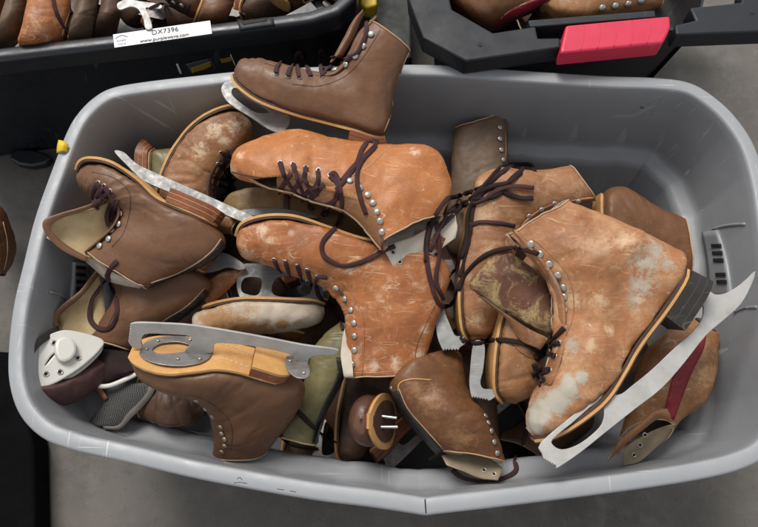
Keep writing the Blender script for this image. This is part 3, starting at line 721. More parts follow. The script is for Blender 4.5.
# ---- S3
o = skate('olive and brown skate showing only its banded heel, between two skates at back left', 165, 170, .31)
b = Boot(o, [(165, 240, 172, 236, .01), (159, 228, 184, 226, .026), (157, 208, 192, 212, .033), (156, 188, 195, 196, .034), (155, 166, 197, 186, .033), (158, 152, 200, 180, .032), (178, 147, 207, 178, .032), (205, 150, 220, 180, .032)], .30, mats_of(OLIVE), 5, (2.5, .2, .2))
b.sole(T2, [SOLE, SOLED], .036); b.heelb(3.6, STK, [HEELR, SOLE], .032)
# ---- S2
o = skate('scuffed tan skate lying toe up at back left with black laces', 205, 160, .34)
b = Boot(o, [(247, 117, 253, 126, .008), (235, 113, 252, 138, .026), (213, 122, 240, 155, .034), (194, 135, 228, 166, .037), (179, 153, 220, 178, .036), (170, 171, 217, 188, .034), (164, 190, 216, 198, .034), (162, 212, 217, 206, .033), (190, 226, 226, 214, .033), (232, 234, 244, 214, .033)], .335, mats_of(TAN, LIND), 6.5, (1.5, .42, .38))
b.wear([(246, 120, .37, .014), (235, 125, .37, .014), (215, 130, .37, .014), (200, 150, .37, .012), (225, 140, .37, .01)], (.62, .48, .33), 'tan_leather_pale_scuffed', .85, .85)
b.sole(T2, [SOLE, SOLED], .037); b.eyes([(221, 153), (218, 164), (212, 188), (211, 200)]); b.tongue(1.6, .0, [DKBR])
for q in ([(222, 153), (230, 157), (240, 160)], [(218, 164), (227, 170), (238, 168)], [(213, 176), (224, 180), (236, 180)], [(212, 188), (222, 186), (234, 192)], [(211, 200), (222, 200), (233, 204)], [(228, 150), (224, 168), (230, 186), (224, 205)], [(236, 156), (230, 176), (236, 198), (228, 212)]):
    lace(o, q, .0032, LACEB, .6, .004)
# ---- shaft under the top centre skate
o = skate('olive tan skate squeezed between the two orange skates, only its side seen', 270, 205, .36)
b = Boot(o, [(222, 205, 224, 212, .01), (234, 194, 236, 224, .028), (256, 190, 258, 228, .034), (290, 194, 290, 234, .034), (330, 204, 328, 244, .034), (370, 220, 365, 255, .034), (400, 230, 395, 262, .032)], .335, mats_of(leather('olive_tan_leather', (.24, .155, .06), (.14, .085, .035), (.42, .32, .18), .35, .4, .45), LIND), 3, (9, 0, 0), wscale=.8)
strip(o, [(284, 190), (283, 204), (284, 220)], [(290, 190), (289, 204), (290, 220)], SOLED, [b.bv], 'strap')
plate('blade', [[(232, 214), (246, 210), (275, 209), (300, 212), (318, 218), (300, 217), (270, 215), (246, 216)]], (P(270, 212, .372), Vector((0, 0, 1))), .0035, STEEL, o)
# ---- S9: upside-down, white and tan
o = skate('upside-down scuffed white and tan skate with blade up in the middle of the heap', 280, 310, .30)
b = Boot(o, [(324, 306, 325, 313, .008), (314, 303, 318, 324, .026), (292, 302, 294, 331, .035), (268, 301, 268, 334, .037), (245, 301, 243, 334, .036), (225, 304, 228, 336, .034), (205, 310, 215, 342, .033), (195, 318, 212, 352, .032), (200, 345, 222, 370, .032), (205, 370, 230, 385, .032)], .30, mats_of(wearspots(WHT, o, [(245, 322, .32, .032), (220, 325, .32, .04), (262, 330, .32, .022), (300, 328, .33, .012), (282, 326, .33, .012)], (.36, .19, .08), 'white_leather_worn_to_tan')), 6, (3, .2, .2))
b.sole(T2, [SOLE, SOLED], .037)
A_, B_, w_ = b.raw(3)
plate('blade', [[(241, 266), (258, 264), (285, 264), (308, 270), (320, 284), (323, 297), (322, 300), (245, 300), (240, 297), (237, 284)], [(245, 278), (241, 285), (243, 293), (256, 296), (261, 290), (262, 280), (255, 277)], [(277, 278), (272, 286), (274, 295), (290, 298), (307, 296), (313, 288), (311, 280), (300, 277), (286, 276)]], (P(280, 290, .312), Vector((0, 0, 1))), .0035, STEEL, o)
# ---- S6
o = skate('small skate shaft lined in orange leather, tucked under the two brown skates', 215, 300, .27)
b = Boot(o, [(120, 342, 122, 350, .01), (140, 330, 145, 356, .026), (165, 316, 168, 350, .034), (188, 300, 195, 336, .034), (205, 288, 216, 326, .034), (224, 278, 238, 318, .034)], .27, mats_of(DKBR), 3, (1.5, .5, .3))
sheet('shaft_lining', [(205, 282, .31), (222, 272, .315), (246, 268, .315)], [(196, 318, .29), (212, 306, .30), (246, 271, .312)], [ORANGE2, ORANGE2, EDGE], o, .004)
# ---- S13
o = skate('olive green vinyl skate shaft hanging down with a dark lace across it', 315, 400, .30)
b = Boot(o, [(350, 325, 340, 322, .01), (354, 338, 322, 335, .026), (352, 355, 312, 352, .033), (345, 374, 308, 370, .034), (334, 400, 299, 396, .034), (321, 425, 287, 418, .034), (317, 444, 276, 434, .034)], .295, mats_of(OLIVE, LIND), 2, (1, .15, .15), wscale=.72)
strip(o, [(341, 358), (344, 376), (331, 402), (321, 425), (318, 443)], [(336, 357), (337, 376), (325, 402), (316, 425), (312, 443)], HEELB, [b.bv])
lace(o, [(283, 400), (296, 410), (310, 424), (322, 434), (335, 442)], .0036, LACEB, .5)
lace(o, [(272, 425), (285, 440), (300, 446), (318, 449)], .003, LACEB, .5)
# ---- S14
o = skate('skate seen end-on with two bare bolts sticking out of its round tan sole', 370, 422, .31)
b = Boot(o, [(362, 421, 360, 421, .003, .050, .050), (367, 421, 353, 421, .020, .048, .044), (373, 421, 349, 421, .032, .036, .026), (380, 421, 349, 420, .037, .016, .004), (387, 421, 352, 419, .036, -.008, -.02), (391, 420, 356, 418, .026, -.028, -.04), (393, 420, 360, 418, .012, -.04, -.06)], .30, mats_of(leather('red_brown_toe_leather', (.12, .055, .036), (.08, .036, .025), (.30, .19, .13), .2, .25, .36)), 6, (9, 0, 0), boxy=.3, k=0)
el = lambda u: math.sqrt(max(.06, 1 - (2 * u - 1) ** 2))
b.slab('sole', .9, 5.6, .040, ((.003, 1, .0), (.0045, 0, .0012)), proff=el, mats=[SOLE, HEELR])
b.slab('sole_hollow', 1.5, 5.0, .031, ((.0008, 0, 0),), off=.0062, proff=el, mats=[SOLED])
def rod(parent, a, c, r, mat, name='bolt'): return tube(name, [a.lerp(c, i / 20) for i in range(21)], r, mat, parent, 1, 12)
pc = P(383, 422, .315)
rod(o, P(380, 416, .325), P(397, 418, .330), .0022, NICKEL); rod(o, P(380, 427, .325), P(398, 427, .330), .0022, NICKEL)
# ---- S12
o = skate('skate with a grey woven mesh tongue and black padded opening at lower left', 130, 400, .27)
b = Boot(o, [(205, 415, 206, 405, .01), (192, 424, 194, 396, .026), (172, 426, 176, 384, .034), (152, 422, 158, 376, .036), (140, 418, 142, 372, .034)], .262, mats_of(DKBR), 2, (1, .3, .3))
sheet('tongue', [(101, 384, .288), (105, 399, .284), (96, 413, .277), (86, 425, .27)], [(150, 384, .292), (146, 400, .286), (134, 416, .278), (118, 429, .27)], [MESHG, MESHG, EDGE], o, .006, .004)
sheet('felt_edge', [(155, 382, .298), (153, 394, .297), (134, 416, .284), (120, 429, .277), (104, 429.5, .274)], [(149, 384, .300), (146, 394, .299), (129, 412, .286), (118, 425, .279), (104, 426, .275)], [FELT, FELT, EDGE], o, .002, .003)
tube('collar_trim', [P(x, y, z) for x, y, z in smooth([(101, 350, .305), (95, 362, .304), (92, 376, .303), (96, 385, .303), (108, 386, .304), (122, 381, .305), (136, 374, .305), (146, 366, .305)], 6)], .0036, WPLA, o, .6)
sheet('collar_padding', [(97, 358, .300), (94, 372, .300), (97, 381, .300), (106, 383, .301), (122, 378, .302)], [(112, 348, .302), (122, 350, .306), (130, 354, .308), (136, 360, .306), (138, 370, .304)], [LACEB, LACEB, LACEB], o, .012, .003)
sheet('side_quarter', [(84, 364, .292), (90, 380, .29), (104, 401, .285)], [(92, 360, .296), (98, 380, .294), (108, 398, .289)], [TAN, TAN, EDGE], o, .002, .003)
# ---- S11
o = skate('upside-down brown skate with a white plastic blade holder at the far left', 62, 370, .28)
b = Boot(o, [(30, 383, 31, 388, .010, .066, .058), (34, 381, 40, 400, .026, .058, .028), (48, 376, 54, 403, .034, .042, .006), (64, 369, 72, 398, .036, .024, -.014), (82, 361, 92, 387, .036, .006, -.034), (100, 352, 110, 376, .034, -.012, -.05), (120, 346, 134, 370, .03, -.03, -.07)], .31, mats_of(leather('dark_purplish_brown_leather', (.105, .05, .045), (.06, .03, .028), (.26, .17, .14), .3, .2, .55)), 5, (9, 0, 0), k=.0)
hn = Vector((.60, .08, 1)).normalized(); ho = P(58, 360, .362)
plate('blade_holder', [[(25.5, 365), (32, 353), (43, 341), (55, 334), (70, 332), (100, 340), (99, 349), (82, 365), (64, 377), (50, 384), (36, 387), (30, 381)], [(43, 366), (50, 355), (58, 350), (58, 353), (52, 360), (46, 367)]], (ho, hn), .007, WPLA, o, .0022)
plate('sole_rim', [[(30, 372), (30, 381), (34, 388), (46, 388), (64, 381), (84, 368), (100, 352), (98, 346), (70, 360)]], (ho - hn * .009, hn), .006, WPLA, o, .002)
plate('holder_post', [[(58, 344), (64, 340), (71, 343), (73, 351), (69, 358), (62, 360), (58, 354)]], (ho + hn * .007, hn), .014, WPLA, o, .004)
for x, y in ((54, 343), (60, 372), (78, 358), (46, 374)):
    stud(o, PP(x, y, ho + hn * .0036, hn), hn, EYE, 'screw', 1.25)
sheet('blade', [(27, 360, .398), (31, 346, .394), (42, 334, .380), (58, 325, .360)], [(30, 364, .394), (37, 350, .388), (48, 340, .374), (60, 332, .356)], [HEELB], o, .001, .004)
# ---- S5
o = skate('brown skate under the upper left one, its lined shaft opening to the left', 140, 310, .33)
b = Boot(o, [(80, 226, 76, 232, .008), (92, 224, 84, 246, .024), (115, 230, 96, 255, .032), (137, 240, 106, 265, .035), (158, 252, 110, 275, .034), (178, 261, 112, 285, .033), (203, 274, 112, 295, .033), (211, 288, 109, 303, .033), (192, 309, 103, 314, .033), (162, 326, 96, 326, .033), (130, 350, 88, 336, .034)], .325, mats_of(BROWN, LIND), 6, (3, .45, .15))
b.sole(T2, [SOLE, SOLED], .034); b.heelb(4.9, STK, [HEELR, SOLE])
b.hooks([(104, 280), (105, 290), (103, 303), (97, 316), (89, 326)])
sheet('tongue', [(100, 270, .335), (82, 291, .34), (56, 314, .345)], [(104, 322, .32), (84, 340, .32), (57, 330, .335)], [LINE, BROWN, EDGE], o, -.010, .003)
sheet('collar_edge', [(98, 268, .342), (79, 291, .347), (53, 314, .349), (56, 332, .34), (68, 344, .335), (92, 348, .335)], [(101, 272, .338), (84, 294, .342), (60, 315, .343), (62, 329, .338), (72, 340, .333), (92, 343, .333)], [BROWN, BROWN, EDGE], o, .002, .003)
strip(o, [(131, 351), (165, 330), (190, 314), (209, 293)], [(133, 347), (162, 323), (187, 307), (205, 289)], HEELB, [b.bv])
seam(o, [(133, 346.5), (162, 322), (187, 306), (205, 288)], EDGE, [b.bv], .0009)
seam(o, [(112, 268), (120, 284), (118, 304), (108, 326)], DKBR, [b.bv], .0006)
plate('blade', [[(196, 262), (206, 256), (222, 253), (236, 259), (246, 267), (240, 270), (228, 267), (218, 270), (206, 272)]], (P(220, 262, .325), Vector((0, 0, 1))), .0035, STEEL, o)
# ---- S15
o = skate('brown skate at bottom middle with a black back seam, shaft opening towards the front', 450, 430, .33)
b = Boot(o, [(455, 352, 462, 358, .01, -.04, -.04), (430, 354, 464, 374, .032, -.03, -.035), (408, 362, 468, 390, .036, -.012, -.03), (392, 378, 476, 402, .036, .005, -.02), (392, 396, 484, 413, .036, .012, -.01), (412, 422, 492, 428, .036, .01, 0), (429, 440, 499, 442, .034, .01, 0), (443, 452, 505, 462, .030, .005, 0)], .325, mats_of(BROWN2, LINW), 2.5, (2.5, .22, .35))
b.wear([(430, 400, .36, .02), (460, 440, .36, .02), (415, 390, .36, .012)], (.30, .16, .075), 'warm_brown_leather_rubbed', .6, .9)
strip(o, [(391, 392), (399, 412), (418, 434), (437, 455)], [(398, 390), (407, 410), (425, 431), (442, 450)], HEELB, [b.bv])
seam(o, [(399, 389), (408, 409), (426, 430), (443, 449)], EDGE, [b.bv], .0009)
seam(o, [(398, 391), (400, 383), (412, 379), (432, 380)], SOLE, [b.bv], .0012)
b.hooks([(485, 416), (488, 423), (491, 431), (494, 442), (497, 453)], sc=.9)
sheet('far_quarter', [(442, 455, .295), (462, 452, .29), (484, 456, .29), (503, 468, .295)], [(447, 464, .305), (464, 471, .303), (482, 478, .300), (498, 480, .302)], [LINT, BROWN2, EDGE], o, .0, .003)
for x, y in ((484, 470), (494, 474)):
    h_ = cast(x, y); stud(o, h_[0], h_[1] if h_[1].z > 0 else -h_[1], EYE, 'eyelet', 1.1)
stud(o, *[(lambda h: (h[0], h[1] if h[1].z > 0 else -h[1]))(cast(391, 388, [b.bv]) or (P(391, 388, .35), Vector((0, 0, 1)), 0))][0], EYE, 'eyelet')
LS15 = o
# ---- S22
o = skate('tan skate with a dark red back stripe at the lower right of the grey tub', 665, 390, .33)
b = Boot(o, [(705, 326, 708, 322, .018, .0, -.03), (699, 338, 700, 332, .036, .025, -.05), (690, 362, 676, 358, .050, .035, -.05), (682, 386, 658, 384, .052, .035, -.045), (674, 406, 641, 408, .045, .03, -.035), (669, 422, 622, 450, .038, .028, -.015)], .315, mats_of(TAN, FELT), 2, (2.4, .25, .25))
b.wear([(700, 350, .36, .02), (705, 375, .36, .02), (660, 370, .36, .018), (640, 400, .36, .014)], (.50, .32, .15), 'tan_leather_golden_scuffed', .7, .85)
b.wear([(655, 350, .36, .02), (690, 400, .36, .014)], (.14, .065, .025), 'tan_leather_brown_stained', .7, .85)
strip(o, [(698, 336), (692, 350), (675, 372), (668, 395), (664, 416)], [(707, 330), (703, 350), (692, 372), (683, 395), (674, 420)], REDL, [b.bv])
sheet('far_quarter', [(676, 424, .325), (656, 430, .315), (636, 440, .305), (622, 452, .30)], [(672, 432, .31), (655, 450, .30), (640, 462, .295), (624, 466, .295)], [LINT, TAN, EDGE], o, .002, .003)
sheet('near_quarter', [(668, 408, .352), (654, 412, .352), (636, 426, .348), (618, 440, .345)], [(672, 422, .342), (658, 419, .345), (636, 436, .343), (607, 461, .335)], [TAN, FELT, EDGE], o, .004, .003)
for x, y in ((645, 435), (640, 445), (634, 455)):
    h_ = cast(x, y); stud(o, h_[0], h_[1] if h_[1].z > 0 else -h_[1], EYE, 'eyelet', 1.1)
h = skate
# ---- S17, S18
o = skate('tan skate lying toe down left of the mouldy tongue, hooks along its collar', 500, 250, .36)
b = Boot(o, [(470, 342, 480, 343, .008), (462, 329, 494, 331, .027), (459, 302, 502, 307, .036), (461, 276, 508, 282, .037), (464, 250, 514, 260, .036), (468, 226, 520, 242, .034), (471, 202, 526, 230, .033), (478, 178, 534, 221, .033), (502, 168, 546, 214, .033), (532, 170, 562, 208, .033), (570, 166, 594, 203, .034)], .355, mats_of(TANW, LIND), 7, (3.4, .3, .3))
b.wear([(480, 185, .4, .014), (482, 215, .4, .02), (490, 250, .4, .014), (478, 320, .4, .012), (485, 300, .4, .01)], (.52, .36, .20), 'tan_leather_pale_worn', .7, .85)
b.wear([(472, 215, .4, .015), (500, 230, .4, .016), (495, 280, .4, .014)], (.14, .06, .03), 'tan_leather_dark_worn', .6, .85)
b.sole(T2, [SOLE, SOLED], .037, t1=6.2); b.hooks([(529, 216), (541, 209.5), (554, 203.5), (578, 201)]); b.tongue(4, .0, [TAN])
plate('blade', [[(444, 310), (450, 326), (455, 336), (463, 337), (465, 343), (460, 347)] + picks((458, 350), (443, 350), 5, -1.5) + [(438, 338), (436, 322), (437, 300), (444, 298)]], (P(450, 330, .352), Vector((0, 0, 1))), .0035, STEEL, o)
o = skate('worn tan skate toe pointing down between the mouldy tongue and the dark gap', 515, 370, .35)
b = Boot(o, [(503, 401, 516, 404, .008), (494, 389, 535, 394, .028), (493, 363, 543, 371, .037), (497, 336, 548, 346, .038), (503, 313, 552, 323, .036), (510, 290, 556, 302, .034), (520, 264, 562, 286, .033), (540, 250, 570, 280, .033), (590, 250, 598, 285, .03)], .345, mats_of(TAN, LIND), 6, (3, .2, .2))
b.sole(T2, [SOLE, SOLED], .037)
plate('blade', [[(484, 345), (483, 368), (480, 382), (483, 389), (493, 390), (495, 396), (490, 400)] + picks((488, 400), (472, 397), 6, -1.5) + [(470, 388), (470, 375), (474, 343)]], (P(480, 380, .343), Vector((0, 0, 1))), .0035, STEEL, o)
seam(o, [(500, 330), (520, 352), (540, 362)], DKBR, [b.bv], .0005)
# ---- S8
o = skate('orange tan skate lying on its side in the middle, shaft pointing to the front', 350, 300, .375)
b = Boot(o, [(239, 238, 238, 246, .008), (247, 227, 247, 260, .026), (270, 221, 268, 266, .036), (298, 222, 290, 273, .039), (330, 232, 308, 279, .038), (365, 243, 320, 286, .035), (405, 247, 329, 296, .034), (438, 256, 336, 308, .033), (453, 276, 341, 322, .033), (441, 307, 344, 341, .033), (431, 338, 345, 360, .034), (425, 371, 345, 378, .035)], .372, mats_of(ORANGE2, LIND), 7, (2.0, .22, .22), amp=.0028)
b.wear([(247, 255, .39, .014), (263, 230, .39, .010), (270, 240, .40, .007), (375, 366, .39, .008), (395, 362, .39, .008), (418, 355, .39, .010), (425, 330, .39, .008), (350, 270, .39, .007), (292, 233, .39, .006)], (.62, .46, .33), 'orange_leather_rubbed_pale', .8, .85)
b.sole(T2, [SOLE, SOLED], .038); b.heelb(6.2, STK, [HEELR, SOLE])
b.eyes([(274, 260), (285, 262), (297, 266), (307, 270), (317, 277)]); b.hooks([(336, 288), (345, 299), (351, 310), (354, 323), (354.5, 336), (354.5, 350), (352.5, 364)])
b.wear([(300, 240, .39, .02), (330, 262, .39, .02), (400, 290, .39, .02), (405, 330, .39, .02), (365, 350, .39, .015), (255, 262, .39, .015)], (.22, .075, .03), 'orange_leather_dark_stained', .6, .85)
b.tongue(2.2, .0, [DKBR], .5, .014)
sheet('far_quarter', [(349, 316, .36), (343, 336, .36), (341, 356, .36), (344, 377, .36)], [(353, 316, .362), (352, 336, .362), (352, 356, .362), (353, 377, .362)], [LINW], o, .0, .003)
for q in ([(274, 260), (277, 266), (281, 272)], [(285, 261), (288, 270), (290, 276)], [(297, 265), (300, 274), (302, 281)], [(307, 270), (310, 279), (312, 286)], [(327, 278), (318, 277), (316, 284), (319, 296), (330, 306), (339, 318), (343, 330)]): lace(o, q, .003, LACE, .6)
seam(o, [(340, 281), (350, 292), (360, 306), (364, 322), (364, 345), (362, 376)], ORANGE2, [b.bv], .0008)
seam(o, [(418, 374), (416, 350), (428, 320), (438, 300)], DKBR, [b.bv], .0005)
seam(o, [(346, 372), (362, 373), (385, 372), (423, 366)], EDGE, [b.bv], .0005)
seam(o, [(346, 272), (358, 266), (372, 255), (382, 247)], EDGE, [b.bv], .0008)
S8 = o
# ---- S4
o = skate('smooth brown skate at the upper left, its beige lined shaft folded open to the left', 150, 220, .40)
b = Boot(o, [(80, 173, 77, 180, .008), (93, 165, 80, 190, .026), (118, 169, 92, 199, .036), (141, 184, 107, 204, .039), (160, 202, 114, 207, .037), (185, 213, 117, 211, .034), (214, 227, 116, 218, .033), (226, 244, 111, 227, .033), (206, 264, 102, 236, .033), (180, 275, 94, 243, .033), (147, 288, 85, 250, .034)], .40, mats_of(BROWN, LIND), 6, (2.0, .22, .2))
b.sole(T2, [SOLE, SOLED], .038); b.heelb(4.4, STK, [HEELR, SOLE])
b.hooks([(121, 213), (119, 224), (112.5, 231), (109, 239), (100, 246)], sc=1.05); b.eyes([(98, 183), (104, 186), (110, 191), (117, 202)])
b.tongue(2.2, .0, [BROWN])
sheet('tongue', [(116, 198, .405), (98, 207, .42), (72, 214, .43), (44, 223, .435)], [(112, 240, .39), (94, 257, .39), (72, 253, .40), (47, 236, .42)], [LINE, BROWN, EDGE], o, -.012, .003)
sheet('collar_edge', [(112, 193, .42), (86, 206, .432), (60, 213, .438), (43, 221, .44), (46, 234, .43), (62, 250, .415), (86, 262, .40)], [(112, 198, .415), (88, 210, .427), (64, 217, .433), (51, 225, .434), (54, 233, .427), (68, 245, .412), (88, 257, .40)], [BROWN, BROWN, EDGE], o, .002, .003)
sheet('lining', [(90, 252, .385), (110, 270, .38), (144, 286, .385)], [(86, 262, .37), (108, 281, .36), (140, 289, .37)], [LINW], o, .004, .002)
strip(o, [(148, 290), (172, 283), (200, 272), (218, 258), (226, 246)], [(152, 283), (175, 275), (196, 264), (212, 252), (221, 240)], HEELB, [b.bv])
seam(o, [(151, 283), (175, 274.5), (196, 263.5), (212, 251), (221, 239)], EDGE, [b.bv], .0011)
seam(o, [(92, 172), (112, 177), (128, 190), (130, 208), (124, 232), (112, 247)], DKBR, [b.bv], .0006)
plate('blade', [[(115, 152), (124, 153), (135, 163), (150, 171), (200, 193), (240, 211), (254, 218), (250, 224), (238, 220), (196, 203), (150, 184), (138, 176), (128, 166)]], (P(180, 190, .392), Vector((0, 0, 1))), .004, STEEL, o)
for q in ([(97, 183), (93, 192), (94, 203), (98, 209)], [(103, 187), (97, 196), (96, 206)], [(98, 184), (102, 196), (108, 199)], [(104, 187), (110, 194), (114, 197)], [(110, 191), (103, 197), (98, 203)], [(118, 202), (111, 206), (107, 216), (108, 226)], [(116, 204), (112, 214), (110, 222)]): lace(o, q, .0032, LACE, .6, .004)
S4 = o
lace(S4, [(117, 261), (111, 268), (107, 276), (100, 288), (92, 300), (90, 318), (98, 328), (110, 328), (117, 316), (116, 300), (110, 284), (107, 274)], .0035, LACE, .5)
# ---- S10
o = skate('brown skate lying upside down at lower left, tan sole and whole blade showing', 220, 390, .385)
b = Boot(o, [(132, 354, 131, 361, .008), (144, 354, 142, 372, .027), (169, 357, 166, 382, .038), (199, 358, 187, 392, .040), (228, 359, 200, 400, .036), (255, 365, 207, 409, .033), (285, 375, 210, 418, .033), (304, 385, 212, 427, .033), (300, 404, 214, 436, .033), (287, 424, 215, 443, .034), (268, 449, 214, 452, .034)], .400, mats_of(BROWN, LIND), 6, (2.6, .25, .25), k=.0016, cy=360)
SOLE10 = b.sole(T2, [SOLE, SOLED], .041).name; b.heelb(4.85, ((.014, 0, 0), (.0045, 1, .0006)), [SOLE, HEELR][::-1] if 0 else [HEELR, SOLE], .032)
b.eyes([(196, 401), (205, 409.5), (212, 417)]); b.hooks([(221, 426.5), (222, 433), (225, 438.6), (225, 445), (222, 451)], HOOKB, sc=.9)
seam(o, [(175, 393), (200, 398), (222, 412), (232, 428), (231, 450)], DKBR, [b.bv], .0006)
pl = b.plane()
plate('blade', [picks((129, 341), (131, 324), 7, -1.6) + [(138, 322.5), (160, 323), (196, 325.5), (256, 335.5), (302, 344.5), (326, 347.5), (338, 350), (332, 354), (318, 354), (309, 358), (306, 367), (291, 368), (294, 360), (293, 355), (278, 350), (247, 344.5), (222, 342), (214, 344), (211, 352), (186, 351), (190, 346), (193, 340), (189, 335), (175, 333.5), (150, 332.5), (143, 335), (141, 341), (142, 347), (134, 347)]], (pl[0], pl[1]), .0036, STEELB, o, k=3)
So = b
A_, B_, w_ = b.raw(2.5); dd = (A_ - B_).normalized(); T_ = (b.raw(3.4)[0] - b.raw(1.4)[0]).normalized(); on = T_.cross(b.N); on = on if on.dot(dd) > 0 else -on
plate('toe_plate', [[(140, 352), (147, 342), (165, 337), (185, 337), (196, 342), (205, 341), (212, 348), (210, 357), (200, 363), (180, 366), (158, 364), (144, 359)], [(152, 350), (160, 344), (175, 342), (187, 344), (193, 348), (186, 352), (170, 354), (158, 354)]], (A_ + on * .0095, on), .0022, STEELD, o)
for x, y in ((147, 349), (158, 341), (178, 359), (200, 359), (206, 346), (190, 340)):
    p = PP(x, y, A_ + on * .0107, on); stud(o, p, on, HOOKB, 'rivet', .62)
vs = []; fs = []
for path in ([(212, 361), (225, 359), (245, 366), (264, 375)], [(221, 343), (238, 349), (250, 354), (262, 359)]):
    q = drape(path, .0006, 12, [o_b[SOLE10]], 0); m_ = len(q) - 1
    for i in range(12):
        a = q[int(i / 12 * m_)]; c = q[min(m_, int((i + .6) / 12 * m_) + 1)]; t_ = (c - a).normalized(); s_ = t_.cross(on) * .0006; k0 = len(vs)
        for p in (a, c): vs += [p + s_ - on * .001, p + s_ + on * .0004, p - s_ + on * .0004, p - s_ - on * .001]
        fs += [(k0, k0 + 1, k0 + 5, k0 + 4), (k0 + 1, k0 + 2, k0 + 6, k0 + 5), (k0 + 2, k0 + 3, k0 + 7, k0 + 6), (k0 + 3, k0, k0 + 4, k0 + 7)]
mk('stitching', vs, fs, LINW, o, shade=False, bv=False)
A_, B_, w_ = b.raw(5.6)
plate('heel_plate', [[(286, 358), (292, 356), (304, 360), (309, 368), (308, 377), (298, 378), (290, 373), (286, 366)]], (A_ + on * .0235, on), .002, STEELD, o)
for x, y in ((290, 361), (304, 373)): stud(o, PP(x, y, A_ + on * .0247, on), on, HOOKB, 'rivet', .6)
# ---- S1
o = skate('clean brown skate on top at the back, toe left, with five big bright hooks', 320, 80, .44)
b = Boot(o, [(235, 75, 236, 67, .008), (241, 85, 244, 58, .026), (263, 101, 262, 57, .036), (296, 113, 288, 65, .039), (326, 121, 313, 70, .037), (353, 128, 330, 70, .034), (384, 135, 340, 63, .034), (391, 110, 348, 50, .034), (397, 82, 358, 32, .034), (410, 51, 369, 20, .035)], .452, mats_of(BROWN, DKBR), 6, (2.0, .34, .30), k=.0007)
b.sole(T2, [SOLE, SOLED], .037); b.heelb(4.95, STK, [HEELR, SOLED])
b.eyes([(276, 73), (288, 76), (299, 77), (311, 76.5), (322, 76)]); b.hooks([(335, 70), (346, 64.6), (355.5, 56), (363, 46), (371, 34.5)], sc=1.1)
b.tongue(2.2, .010, [BROWN])
sheet('collar_edge', [(330, 62, .45), (340, 45, .455), (352, 22, .46), (362, 10, .46)], [(341, 58, .45), (352, 42, .452), (359, 26, .455), (365, 14, .457)], [BROWN, DKBR, EDGE], o, .006, .003)
plate('blade', [[(222, 92), (224, 84), (231, 81), (240, 84), (262, 100), (282, 110), (290, 120), (284, 131), (272, 131), (252, 118), (230, 104)], [(233, 89), (232, 95), (240, 103), (256, 113), (270, 113), (262, 106), (246, 97), (238, 89)]], (P(260, 105, .425), Vector((0, 0, 1))), .0036, STEEL, o)
for q in ([(276, 73), (277, 66), (282, 61)], [(288, 76), (290, 68), (296, 62)], [(299, 77), (297, 66), (296, 56), (300, 52), (304, 60), (309, 72)], [(311, 76), (306, 64), (301, 54)], [(322, 76), (320, 64), (319, 54), (322, 50), (326, 58), (334, 62)], [(320, 66), (328, 68), (337, 63), (333, 57), (326, 60)], [(334, 63), (346, 58), (356, 54), (362, 44), (366, 32), (366, 18)], [(322, 75), (330, 66), (344, 62), (352, 56)]):
    lace(o, q, .0032, LACE, .6, .004)
seam(o, [(409, 52), (403, 66), (397, 84), (393, 100), (391, 114), (384, 132)], EDGE, [b.bv], .0011)
seam(o, [(292, 84), (318, 86), (342, 78), (358, 64), (372, 44), (380, 30)], DKBR, [b.bv], .0006)
# ---- S7
o = skate('orange tan skate on top in the centre, laced throat and seven hooks facing up', 345, 185, .44)
b = Boot(o, [(231, 164, 231, 172, .008, -.006, .006), (240, 156, 240, 177, .025, -.012, .02), (264, 147, 262, 184, .034, -.016, .028), (300, 141, 292, 191, .040, -.018, .034), (333, 149, 316, 200, .037, -.016, .032), (364, 155, 334, 207, .034, -.014, .028), (402, 155, 346, 214, .033, -.014, .024), (436, 160, 356, 222, .033, -.01, .02), (450, 182, 364, 232, .033, -.006, .016), (449, 200, 370, 241, .033, 0, .012), (443, 218, 377, 250, .034, 0, .01)], .43, mats_of(ORANGE, LINW), 7, (1.2, .62, .42), k=0, amp=.0026)
b.wear([(234, 172, .45, .012), (248, 187, .45, .012), (240, 155, .45, .008), (415, 152, .45, .008), (400, 240, .45, .010)], (.66, .47, .32), 'orange_leather_pale_toe', .75, .85)
b.eyes([(280, 162.6), (293, 164), (306, 167), (318.5, 170), (330, 175)]); b.hooks([(350, 181), (360, 188), (367.6, 195), (373, 203), (377, 212), (380, 221), (382, 232)])
b.wear([(265, 150, .45, .02), (330, 150, .45, .02), (410, 190, .45, .02), (300, 145, .45, .015), (430, 215, .45, .015)], (.28, .10, .035), 'orange_leather_stained', .5, .85)
b.tongue(2.5, .0, [TAN], .75, .010)
sheet('far_quarter', [(383, 247, .425), (420, 233, .425), (451, 214, .42), (458, 226, .415)], [(398, 278, .40), (412, 271, .40), (440, 250, .405), (456, 238, .41)], [LINW, ORANGE, EDGE], o, .002, .003)
b.eyes([]); 
for x, y in ((393, 252), (400, 262)):
    h_ = cast(x, y); stud(o, h_[0], h_[1] if h_[1].z > 0 else -h_[1], EYE, 'eyelet', 1.15)
seam(o, [(393, 143), (380, 156), (366, 168), (348, 178)], EDGE, [b.bv], .0008)
seam(o, [(232, 172), (245, 175), (262, 178)], DKBR, [b.bv], .0011)
